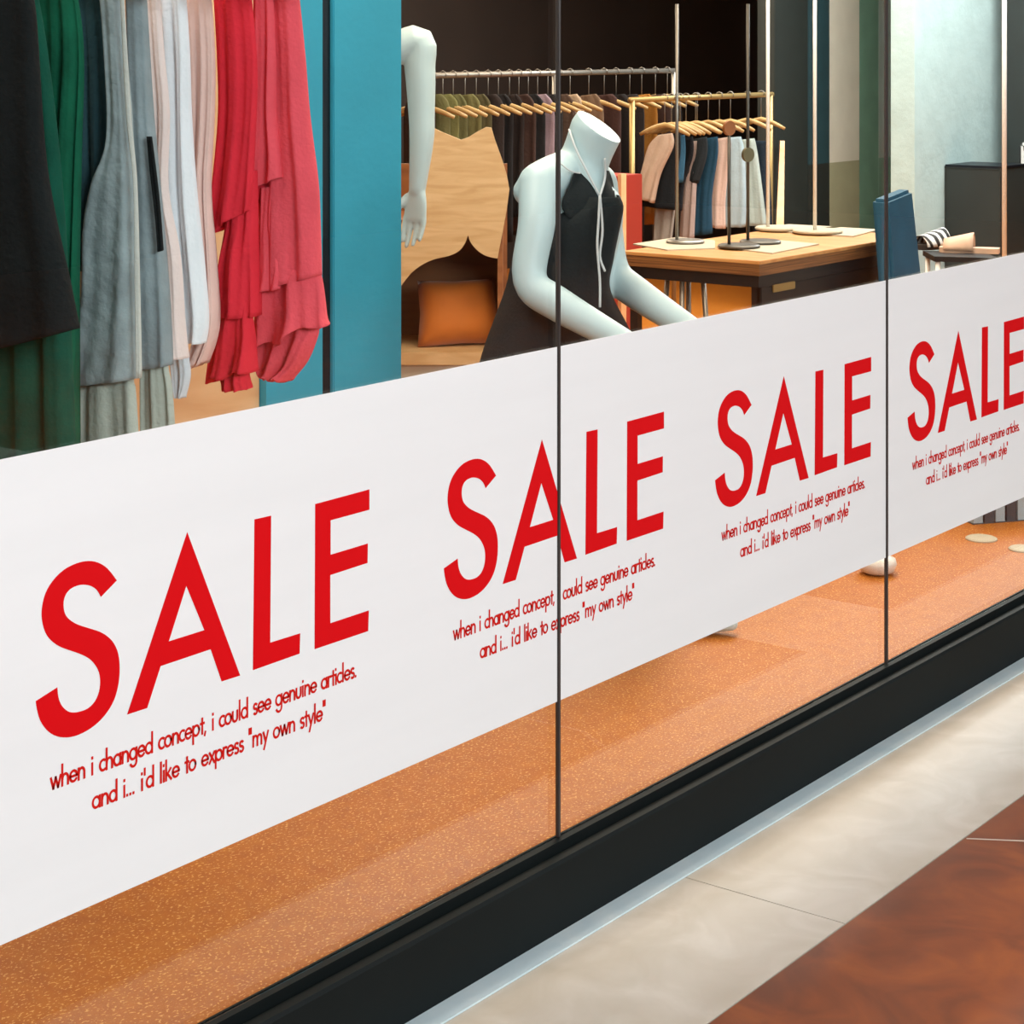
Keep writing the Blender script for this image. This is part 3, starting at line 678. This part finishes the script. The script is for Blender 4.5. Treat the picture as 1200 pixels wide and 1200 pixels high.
drape_obj('dress', drape([(385,72,428,72),(378,110,432,110),(376,160,436,160),(370,215,446,215),(368,280,450,280),(362,400,458,400)], P2.xy.to_3d(), e=RGT.copy(), thick=.14, folds=6, amp=.008, seed=61), fab('#c2661e', .1, .2), m2)

# ------------------------------------------------------------------ plywood cave with cushion
ZW = 7.4
def pw(px, py, dz=0.0): return pt(px, py, ZW) + FWD * dz
cave = thing('plywood_cubby', tuple(pt(535, 50, ZW)[:2]) + (0.0,), 'pale plywood cubby with a notched top and scalloped opening left of the dressed mannequin', 'cubby')
outline = [(508,150),(516,154),(528,159),(540,164),(549,161),(560,154),(570,149),(576,150)] + [(580,164),(588,186),(594,206),(597,222),(594,245),(589,272),(583,303)] + \
    cr([(583.,303.),(573.,301.),(564.,297.),(556.,290.),(551.,283.),(548.5,275.5)], 3)[1:] + cr([(548.5,275.5),(545.,285.),(538.,294.),(526.,300.),(512.,303.),(497.,309.),(482.,320.),(468.,338.)], 3)[1:] + \
    [(462,350),(462,300),(468,270),(482,225),(496,180)]
bm = prism(bmesh.new(), [pw(x, y) for x, y in outline], FWD, 0.02)
bm_obj('front_panel', bm, M['ply'], cave)
zb = pt(500, 412, ZW).z
def rect(px0, px1, d0, d1, z0, z1):
    a, b = pt(px0, 50, ZW), pt(px1, 50, ZW)
    P = [a + FWD * d0, b + FWD * d0, b + FWD * d1, a + FWD * d1]
    return prism(bmesh.new(), [Vector((p.x, p.y, z0)) for p in P], (0, 0, 1), z1 - z0)
zt = pt(500, 200, ZW).z
bm_obj('back_panel', rect(452, 594, .42, .44, zb - .05, zt), M['brownwood'], cave)
bm_obj('side_panel', rect(450, 456, .02, .44, zb - .05, zt), M['brownwood'], cave)
bm_obj('side_panel', rect(583, 589, .02, .44, zb - .05, pt(500, 240, ZW).z), M['brownwood'], cave)
bm_obj('top_panel', rect(456, 583, .02, .42, pt(500, 262, ZW).z, pt(500, 258, ZW).z), M['brownwood'], cave)
bm_obj('floor_board', rect(440, 600, -.02, .44, zb - .045, zb), M['ply'], cave)
bm_obj('base', rect(445, 596, .0, .42, 0, zb - .045), M['board'], cave)
# cushion leaning inside
cc = pt(538, 376, ZW + .19); cc.z = zb + .135
cus = thing('cushion', (cc.x, cc.y, zb), 'orange velvet cushion lying inside the plywood cubby', 'cushion')
bm = bmesh.new(); n = 16
gr = {}
eu = (RGT * .96 + FWD * .28).normalized(); en = Vector((-eu.y, eu.x, 0))
up = (Vector((0, 0, 1)) + en * .45).normalized(); nn2 = eu.cross(up)
for sgn in (1, -1):
    for i in range(n + 1):
        for j in range(n + 1):
            a, b = i / n * 2 - 1, j / n * 2 - 1
            edge = i in (0, n) or j in (0, n)
            if edge and sgn == -1: gr[sgn, i, j] = gr[1, i, j]; continue
            h = ((1 - a ** 4) * (1 - b ** 4)) ** .6 * .075
            k = 1 + .06 * (abs(a * b)) - .05
            gr[sgn, i, j] = bm.verts.new(cc + eu * a * .145 * k * (1.08 - .08 * b) + up * b * .125 * k + nn2 * h * sgn)
    for i in range(n):
        for j in range(n):
            try: bm.faces.new((gr[sgn, i, j], gr[sgn, i + 1, j], gr[sgn, i + 1, j + 1], gr[sgn, i, j + 1]))
            except ValueError: pass
lo = min(v.co.z for v in bm.verts)
for v in bm.verts: v.co.z += zb + .002 - lo
bm_obj('cover', bm, M['orange'], cus, True)

# ------------------------------------------------------------------ display table
TZ = .85; TX0, TX1, TY0, TY1 = 5.95, 7.12, 1.30, 1.86
tab = thing('display_table', ((TX0 + TX1) / 2, (TY0 + TY1) / 2, 0), 'wooden display table with thick striped edge on a black metal frame', 'table')
bm_obj('tabletop', nbox(TX0, TX1, TY0, TY1, TZ - .012, TZ, .002), M['tabletop'], tab)
bm_obj('edge_band', nbox(TX0 + .002, TX1 - .002, TY0 + .002, TY1 - .002, TZ - .05, TZ - .0125), M['tableedge'], tab)
bm_obj('apron', nbox(TX0 + .01, TX1 - .03, TY0 + .01, TY1 - .02, TZ - .09, TZ - .0505), M['blackmetal'], tab)
dr = bm_obj('drawer', nbox(TX0 + .03, TX1 - .1, TY0 + .012, TY0 + .03, TZ - .25, TZ - .0905, .003), M['blackmetal'], tab)
q = ptY(918, 336, TY0 + .011)
bm_obj('label_holder', nbox(q.x - .075, q.x + .075, TY0 + .006, TY0 + .0115, q.z - .013, q.z + .013, .002), M['brass'], dr)
for x in (TX0 + .03, TX1 - .06):
    for y in (TY0 + .02, TY1 - .05):
        bm_obj('leg', nbox(x, x + .03, y, y + .03, 0, TZ - .09), M['blackmetal'] , tab)
# things on the table
def stand(px, py, ztop, rbase, mm, label, disc=None, thick=.006, off=0.0):
    b = ptZ(px, py, TZ)
    t = thing('display_stand', (b.x, b.y, TZ), label, 'display stand', 'stands on the display table')
    bm_obj('base', lathe(bmesh.new(), [(rbase - .004, 0), (rbase, .003), (rbase, .008), (rbase - .006, .012)], (b.x, b.y, TZ + .0045), 40), M['board'] if mm is M['whitemetal'] else mm, t)
    p = b + RGT * off
    bm_obj('pole', tube(bmesh.new(), [(p.x, p.y, TZ + .012), (p.x, p.y, ztop)], thick, 12), mm, t, True)
    if disc:
        bm = bmesh.new(); bmesh.ops.create_cone(bm, cap_ends=True, segments=32, radius1=.026, radius2=.026, depth=.012)
        bm.transform(Matrix.Translation((p.x, p.y, disc)) @ FWD.to_track_quat('Z', 'Y').to_matrix().to_4x4() @ Matrix.Rotation(.6, 4, 'Y'))
        bm_obj('disc', bm, M['greenbrass'] if disc < 1.22 else M['brownwood'], t)
    return t
def zpx(py, px, pyb): 
    zc = F * (EYE.z - TZ) / (pyb - HZ); return EYE.z - (py - HZ) * zc / F
boards = []
def boardobj(pts, label, h=.0045):
    P = [ptZ(x, y, TZ) for x, y in pts]; c = sum(P, Vector()) / len(P)
    o = bm_obj('display_board', prism(bmesh.new(), [Vector((p.x, p.y, TZ)) for p in P], (0, 0, 1), h), M['board']); return tag(o, label, 'board', 'pale boards on the display table')
boardobj([(742, 287), (795, 279), (838, 283), (838, 292), (782, 294)], 'pale flat board under the leftmost table stand')
boardobj([(840, 290), (905, 282), (960, 287), (905, 298)], 'pale flat board under the two dark grey table stands')
boardobj([(888, 268), (925, 264), (975, 266.5), (928, 273.5)], 'pale flat board under the white pole left of centre on the table back edge')
boardobj([(938, 274), (985, 267.5), (1030, 270), (1000, 278)], 'pale flat board at the right back corner of the wooden table')
stand(803, 286, 1.72, .07, M['steel'], 'grey metal stand, leftmost on the wooden table', off=-.03)
stand(866, 291.5, zpx(150, 854, 291), .075, M['darksteel'], 'grey metal stand with a brown disc on top', disc=zpx(150, 854, 291), off=-.035)
stand(891, 286.5, 1.72, .075, M['darksteel'], 'dark grey metal stand with a greenish disc halfway up its pole', disc=zpx(181, 879, 286), off=-.045)
stand(912, 270.5, 1.75, .09, M['whitemetal'], 'white pole stand near the back of the wooden table', off=-.04, thick=.007)
stand(958, 274, 1.75, .095, M['whitemetal'], 'white pole stand, rightmost on the wooden table', off=-.01, thick=.007)

sq = pt(803, 50, 8.6)
st = thing('metal_stool', (sq.x, sq.y, 0), 'grey metal stool seen under the wooden table', 'stool')
bm_obj('seat', lathe(bmesh.new(), [(.10, 0), (.11, .006), (.11, .022), (.10, .028)], (sq.x, sq.y, .60), 32), M['blackmetal'], st)
for a_ in (.4, 1.97, 3.54, 5.11):
    bm_obj('leg', tube(bmesh.new(), [(sq.x + .12 * math.cos(a_), sq.y + .12 * math.sin(a_), 0), (sq.x + .075 * math.cos(a_), sq.y + .075 * math.sin(a_), .60)], .011, 10), M['steel'], st, True)

# ------------------------------------------------------------------ rear rail with the row of tops
RRY = 3.4; RRZ = 1.30
xa, xb = ptY(738, 0, RRY).x, ptY(905, 0, RRY).x
rr = thing('garment_rail', ((xa + xb) / 2, RRY, 0), 'low brass rail behind the table carrying tees and shirts', 'rail')
bm_obj('bar', tube(bmesh.new(), [(xa, RRY, RRZ), (xb, RRY, RRZ)], .014, 12), M['brass'], rr, True)
for x in (xa + .02, xb - .02):
    bm_obj('post', tube(bmesh.new(), [(x, RRY, 0.02), (x, RRY, RRZ)], .014, 12), M['brass'], rr, True)
    bm_obj('foot', nbox(x - .02, x + .02, RRY - .25, RRY + .25, 0, .03, .004), M['brass'], rr)
def rear(name, cat, label, px, levels, colr, seed, thick=.036, hang=True, amp=.009, folds=4):
    c = ptY(px, 50, RRY); c.z = 0
    t = thing(name, (c.x, c.y, 1.1), label, cat, None)
    drape_obj('cloth', drape(levels, c, e=EU, thick=thick, folds=folds, amp=amp, seed=seed, N=40, nsub=5), fab(colr), t, .004)
    if hang: hanger('clothes_hanger', c, RRZ - .13, EU, 'wooden hanger holding the ' + name.replace('_', ' ') + ' on the brass rail behind the table', 'hangers on the rear rail', .13, .148)
rear('cream_tee', 'tee shirt', 'cream tee shirt, first on the rear rail', 779, [(772,158,788,156),(760,172,789,172),(751,205,774,205),(743,229,767,238)], '#b9a391', 71)
rear('black_blouse', 'blouse', 'black blouse right behind the cream tee shirt', 787, [(780,158,797,156),(764,180,797,180),(756,212,792,212),(746,240,792,246)], '#14181c', 72)
rear('grey_trousers', 'trousers', 'light grey trousers hanging below the black tops', 793, [(770,170,795,170),(768,235,792,235),(766,285,787,284)], '#8d8881', 73, thick=.03)
rear('blue_tee', 'tee shirt', 'blue tee shirt with a pale sleeve edge, third from the left on the rear rail', 797, [(786,160,802,158),(772,178,803,178),(768,214,800,214)], '#315a74', 74, thick=.035)
rear('black_tee', 'tee shirt', 'black tee shirt between the blue tee and the charcoal tee', 804, [(795,162,812,160),(786,182,812,182),(770,216,802,216),(768,247,799,247)], '#12151a', 75)
rear('pink_trousers', 'trousers', 'dusty pink pleated trousers on the rear rail', 815, [(802,165,820,165),(800,215,816,215),(796,285,813,283)], '#a08f89', 76, thick=.03)
rear('charcoal_tee', 'tee shirt', 'charcoal short sleeved tee left of the navy dress', 817, [(808,164,828,160),(802,185,828,182),(799,206,818,215)], '#23292d', 77, thick=.045)
rear('navy_dress', 'dress', 'navy dress in the middle of the rear rail', 830, [(822,163,841,160),(819,182,841,182),(815,230,834,230),(812,276,834,274)], '#1f4258', 78)
rear('peach_shirt', 'shirt', 'pale peach shirt right of the navy dress', 843, [(838,163,856,160),(833,182,856,182),(830,230,850,230),(828,265,850,268)], '#c9b0a5', 79)
rear('pale_blue_shirt', 'shirt', 'pale blue shirt with a dark neck opening on the rear rail', 856, [(848,162,868,160),(842,178,872,178),(838,228,874,228),(837,264,873,266)], '#9fb4bd', 80, thick=.06)
rear('grey_tank', 'tank top', 'pale grey tank top near the right end of the rear rail', 876, [(867,164,884,162),(866,182,888,182),(866,228,894,228),(866,262,899,265)], '#a3b0ab', 81, thick=.05)
rear('dark_trousers', 'trousers', 'dark navy trousers, last on the rear rail', 892, [(884,165,900,165),(882,200,902,200),(884,300,906,300)], '#1b2733', 82, thick=.04)

# ------------------------------------------------------------------ high back rail with dark clothes
BRY = 3.75; BRZ = 1.43
xa, xb = ptY(480, 0, BRY).x, ptY(792, 0, BRY).x
rr = thing('garment_rail', ((xa + xb) / 2, BRY, 0), 'long dark rail along the rear wall carrying dark clothes', 'rail')
bm_obj('bar', tube(bmesh.new(), [(xa, BRY, BRZ), (xb, BRY, BRZ)], .013, 12), M['steel'], rr, True)
for x in (xa + .02, (xa + xb) / 2, xb - .02):
    bm_obj('post', tube(bmesh.new(), [(x, BRY, 0.0), (x, BRY, BRZ)], .013, 12), M['steel'], rr, True)
spec = [(492,'#3a2a22','brown coat'),(507,'#5d5b3a','olive jacket'),(519,'#6a6840','khaki jacket'),(531,'#5a5838','dark khaki blouse'),(545,'#66623e','olive green shirt'),(558,'#4d472f','moss coloured coat'),
        (572,'#2a2220','dark brown cardigan'),(584,'#1c1a1b','black pleated dress'),(597,'#241c1a','blackish brown coat'),(608,'#3b2a25','chestnut brown jacket'),(619,'#1a191a','black wool coat'),(630,'#85727a','mauve shirt'),(642,'#22201f','soot black blazer'),(655,'#4b3a30','tan brown cardigan'),
        (668,'#a08a72','sand coloured coat'),(690,'#6a5442','camel brown coat'),(708,'#3a2622','dark wine coat'),(722,'#1d1919','black leather coat'),(738,'#231d1c','black fur trimmed coat'),(752,'#8a5a22','amber yellow coat'),(768,'#30201c','dark maroon dress'),(782,'#241d1b','near black dress')]
rnd = random.Random(9)
for i, (px, cl, nm) in enumerate(spec):
    c = ptY(px, 50, BRY); c.z = 0
    yb = rnd.uniform(240, 300); w = rnd.uniform(16, 20)
    t = thing(nm.replace(' ', '_').split('_')[-1], (c.x, c.y, 1.3), nm + ' on the long rear rail' + (' left of the mannequin' if px < 640 else ' right of the mannequin neck' if px > 700 else ' behind the mannequin'), nm.split()[-1])
    drape_obj('cloth', drape([(px - w * .5, 112, px + w * .5, 110), (px - w, 128, px + w, 126), (px - w * 1.05, 180, px + w, 180), (px - w * 1.05, yb, px + w, yb)], c, e=EU, thick=.03, folds=4, amp=.010, seed=100 + i, N=32, nsub=4), fab(cl), t, .004)
    hanger('clothes_hanger', c, BRZ - .135, EU, 'wooden hanger holding the ' + nm + ' on the long rear rail', 'hangers on the long rear rail', .17, .15)

# ------------------------------------------------------------------ red cabinet, tall items and panels further right
a, b = ptY(700, 0, 3.1), ptY(757, 0, 3.1)
t = thing('red_cabinet', ((a.x + b.x) / 2, 3.2, 0), 'red lacquered cabinet with a wooden edge right of the mannequin', 'cabinet')
zt = ptY(735, 206, 3.1).z
e = ptY(728, 0, 3.1).x; f = ptY(734, 0, 3.1).x
bm_obj('body', nbox(a.x, b.x, 3.12, 3.28, 0, zt, .003), M['redcab'], t)
bm_obj('wood_edge', nbox(e, f, 3.10, 3.1195, 0, zt + .01), M['tanply'], t)
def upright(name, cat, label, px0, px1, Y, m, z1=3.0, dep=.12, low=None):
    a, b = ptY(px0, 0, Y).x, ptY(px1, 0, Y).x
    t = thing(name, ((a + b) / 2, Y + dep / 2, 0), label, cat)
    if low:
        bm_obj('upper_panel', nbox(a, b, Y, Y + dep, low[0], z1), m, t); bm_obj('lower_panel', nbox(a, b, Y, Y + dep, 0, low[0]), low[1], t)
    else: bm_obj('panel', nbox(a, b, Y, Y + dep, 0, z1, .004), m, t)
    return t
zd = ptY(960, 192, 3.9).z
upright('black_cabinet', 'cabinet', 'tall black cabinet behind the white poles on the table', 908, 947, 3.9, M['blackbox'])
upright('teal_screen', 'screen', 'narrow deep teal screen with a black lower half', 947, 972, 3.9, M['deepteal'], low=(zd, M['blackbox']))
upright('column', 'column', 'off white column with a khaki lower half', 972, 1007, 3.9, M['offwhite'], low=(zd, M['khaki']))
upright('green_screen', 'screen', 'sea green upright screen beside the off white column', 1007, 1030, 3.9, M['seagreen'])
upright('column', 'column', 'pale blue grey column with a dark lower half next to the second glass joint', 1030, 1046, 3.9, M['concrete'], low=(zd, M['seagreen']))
# leaning wooden poles
p0, p1 = ptY(911, 0, 3.6), ptY(917, 172, 3.9)
t = thing('wooden_pole', (p0.x, p0.y, 0), 'pale wooden plank leaning against the tall black cabinet', 'plank')
bm = bmesh.new(); lo_ = ptY(911, 430, 3.6); lo_.z = 0.0
hi = ptY(917, 165, 3.85)
d = (hi - lo_).normalized(); s_ = RGT * .022; k_ = FWD * .012
prism(bm, [lo_ - s_ * 1.4 + Vector((0,0,.0)), lo_ + s_ * 1.4, hi + s_ * .6, hi - s_ * .6], FWD, .02)
bm_obj('plank', bm, M['tanply'], t)
# concrete wall
YC = 3.1
a, b = ptY(1044, 0, YC + .15).x, ptY(1215, 0, YC).x
struct('wall_partition', nbox(a, b, YC, YC + .15, 0, 3.0), M['concrete'], 'pale blue grey concrete wall at the right')
a2, b2 = ptY(1139, 0, YC - .005).x, ptY(1172, 0, YC - .35).x
t = thing('black_cabinet', ((a2 + b2) / 2, YC - .2, 0), 'low black cabinet standing against the pale concrete wall', 'cabinet')
bm_obj('body', nbox(a2, b2, YC - .35, YC - .005, 0, ptY(1148, 201, YC - .35).z, .004), M['blackbox'], t)
bm_obj('top_edge', nbox(a2 - .004, b2 + .004, YC - .354, YC - .004, ptY(1148, 201, YC - .35).z, ptY(1148, 198, YC - .35).z), M['slot'], t)
a = ptY(1177, 50, 2.4)
t = thing('white_post', (a.x, a.y, 0), 'thin white floor to ceiling post at the right end of the concrete wall', 'post')
bm_obj('pole', tube(bmesh.new(), [(a.x, a.y, 0.0), (a.x, a.y, 3.0)], .013, 12), M['whitemetal'], t, True)
# right edge shelf
YS = 2.9
a, b = ptY(1180, 0, YS + .09).x, ptY(1260, 0, YS).x
sh_ = thing('dark_shelf', ((a + b) / 2, YS + .2, 0), 'dark shelving unit at the right edge of the window', 'shelf')
bm_obj('back_board', nbox(a, b, YS + .07, YS + .09, 0, 2.2), M['blackbox'], sh_)
bm_obj('side_board', nbox(a, a + .03, YS - .25, YS + .07, 0, 2.2), M['blackbox'], sh_)
bm_obj('side_board', nbox(b - .03, b, YS - .25, YS + .07, 0, 2.2), M['blackbox'], sh_)
szs = [ptY(1190, 293, YS).z, ptY(1190, 205, YS).z]
for z in szs: bm_obj('shelf_board', nbox(a + .03, b - .03, YS - .25, YS + .07, z - .025, z), M['blackbox'], sh_)
q = ptY(1206, 200, YS - .1)
o = bm_obj('patterned_bag', nbox(q.x - .05, q.x + .18, YS - .16, YS - .05, szs[1] + .001, szs[1] + .20, .02), M['zebra'], None, False); tag(o, 'black and white patterned bag on the upper dark shelf', 'bag')
def shoe(name, label, base, d, mm, sole, k=1.0, group=None, strap=True):
    """open slide: sole plus arched strap band"""
    d = Vector(d).normalized(); s = Vector((-d.y, d.x, 0))
    t = thing(name, base, label, 'shoe', group)
    L = .25 * k; bm = bmesh.new()
    prof = [(-.5, .032), (-.4, .038), (-.2, .036), (0, .034), (.2, .043), (.35, .044), (.46, .034), (.5, .018)]
    pr = cr([(a * L, w * k) for a, w in prof], 3)
    out = [base + d * a + s * w for a, w in pr] + [base + d * a - s * w for a, w in pr[::-1]]
    prism(bm, out, (0, 0, 1), .022 * k); bm_obj('sole', bm, sole, t)
    bm = bmesh.new(); rows = []
    for a in (-.08, .04, .17, .30, .42):
        hgt = .070 - .06 * (a + .08)
        rows.append([bm.verts.new(base + d * (a * L) + s * (.046 * k * math.cos(th)) + Vector((0, 0, (.012 + hgt * math.sin(th)) * k))) for th in [PI * q / 12 for q in range(13)]])
    for r0, r1 in zip(rows, rows[1:]):
        for q in range(12): bm.faces.new((r0[q], r0[q + 1], r1[q + 1], r1[q]))
    o = bm_obj('strap_band', bm, mm, t, True); md = o.modifiers.new('t', 'SOLIDIFY'); md.thickness = .006; md.offset = 1
    return t
b_ = ptY(1208, 292, YS - .1); b_.z = szs[0] + .001
shoe('slide_shoe', 'pale shoe on the lower board of the dark shelf', b_, -RGT, M['board'], M['offwhite'])

# ------------------------------------------------------------------ navy chair and low table with slides
cb = ptY(1071, 50, 1.14)
ch = thing('navy_chair', (cb.x, cb.y, 0), 'navy upholstered chair beside the second glass joint', 'chair')
du = (RGT * .5 + FWD * .86).normalized(); dn = Vector((du.y, -du.x, 0)); dn = dn if dn.dot(FWD) < 0 else -dn
def cp(u, n, z): return Vector((cb.x, cb.y, 0)) + du * u + dn * n + Vector((0, 0, z))
bm = bmesh.new()
prism(bm, [cp(-.16, 0, .50), cp(.16, 0, .50), cp(.13, -.05, 1.04), cp(-.14, -.05, 1.02)], -dn, .06)
bmesh.ops.bevel(bm, geom=[e for e in bm.edges if e.calc_length() > .05 and len(e.link_faces) == 2 and e.calc_face_angle(0) > .5], offset=.012, segments=2, affect='EDGES')
bm_obj('backrest', bm, M['navy'], ch)
bm = bmesh.new(); prism(bm, [cp(-.15, -.04, .40), cp(.16, -.04, .40), cp(.17, .36, .40), cp(-.16, .36, .40)], (0, 0, 1), .07)
bm_obj('seat', bm, M['navy'], ch)
for u in (-.13, .14):
    for n_ in (-.02, .33): bm_obj('leg', tube(bmesh.new(), [cp(u, n_, 0), cp(u * .95, n_, .41)], [.012, .016], 10), M['blackmetal'], ch, True)
bm_obj('armrest', tube(bmesh.new(), [cp(.16, -.02, .60), cp(.17, .15, .615), cp(.17, .3, .60), cp(.165, .32, .45)], .013, 10), M['blackmetal'], ch, True)
bm_obj('armrest', tube(bmesh.new(), [cp(-.15, -.02, .60), cp(-.16, .15, .615), cp(-.16, .3, .60), cp(-.155, .32, .45)], .013, 10), M['blackmetal'], ch, True)
LZ = .55
p1, p2 = ptZ(1088, 297, LZ), ptZ(1162, 299, LZ)
ctr = (p1 + p2) / 2
lt = thing('low_table', (ctr.x, ctr.y, 0), 'low black side table carrying two slides', 'table')
bm = bmesh.new(); prism(bm, [p1 - RGT * .0 - FWD * .13, p2 - FWD * .13, p2 + FWD * .13, p1 + FWD * .13], (0, 0, 1), .0001)
bm.free()
bm = bmesh.new(); bb = [p1 - FWD * .14, p2 - FWD * .14, p2 + FWD * .14, p1 + FWD * .14]
prism(bm, [Vector((p.x, p.y, LZ - .025)) for p in bb], (0, 0, 1), .025); bm_obj('tabletop', bm, M['blackmetal'], lt)
for p in bb:
    q = p + (ctr - p) * .14
    bm_obj('leg', tube(bmesh.new(), [(q.x, q.y, 0), (q.x, q.y, LZ - .025)], .012, 10), M['whitemetal'], lt, True)
s1 = ptZ(1101, 291, LZ); s1.z = LZ + .0005
shoe('slide_shoe', 'black and white zebra print slide on the low black table', s1, -RGT * .8 - FWD * .45, M['zebra'], M['rubber'], 1.2)
s2 = ptZ(1136, 296, LZ); s2.z = LZ + .0005
shoe('slide_shoe', 'beige leather slide with a wide strap on the low black table', s2, -RGT * .9 + FWD * .3, M['sandal'], M['sandal'], 1.15)

# ------------------------------------------------------------------ small things at floor level
for (px, py, lab, r_) in ((1150, 632, 'small pale disc modelling a bright reflection on the cork floor right of the second glass joint', .05), (1199, 644, 'small pale disc modelling a bright reflection, cut by the right picture edge', .045)):  # pale discs standing in for bright reflections on the cork
    b = ptZ(px, py, 0); o = bm_obj('reflection_disc', lathe(bmesh.new(), [(r_, 0), (r_, .004), (r_ - .006, .007)], (b.x, b.y, 0), 28), M['board']); tag(o, lab, 'reflection disc')
b = ptZ(1028, 672, 0)  # low white rounded lump on the floor
o = bm_obj('floor_lump', lathe(bmesh.new(), [(.03, 0), (.05, .01), (.058, .03), (.054, .045), (.03, .052)], (b.x, b.y, 0), 28), M['whitemetal'], None, True); tag(o, 'small white rounded lump on the cork floor behind the second glass joint', 'floor lump')
b0 = ptZ(1140, 615, 0); b1 = ptZ(1230, 608, 0)
t = thing('storage_crate', (b0.x + .2, b0.y + .1, 0), 'blue grey storage crate on the floor at the right edge', 'crate')
ln = (b1 - b0); ln.z = 0; L_ = ln.length; ln.normalize(); pn = Vector((-ln.y, ln.x, 0)); pn = pn if pn.dot(FWD) > 0 else -pn
crm = mat('grey_blue_plastic', '#a3bac6', .4, var=.1); crd = mat('dark_plastic', '#3a4852', .4)
for k in range(7):
    a = b0 + ln * (L_ / 7 * k + .004); c = b0 + ln * (L_ / 7 * (k + 1) - .004)
    bm_obj('slat_box', prism(bmesh.new(), [Vector((p.x, p.y, .004)) for p in (a, c, c + pn * .2, a + pn * .2)], (0, 0, 1), .16), crm if k % 2 == 0 else crd, t)
bm_obj('base', prism(bmesh.new(), [Vector((p.x, p.y, 0)) for p in (b0, b1, b1 + pn * .2, b0 + pn * .2)], (0, 0, 1), .004), crd, t)
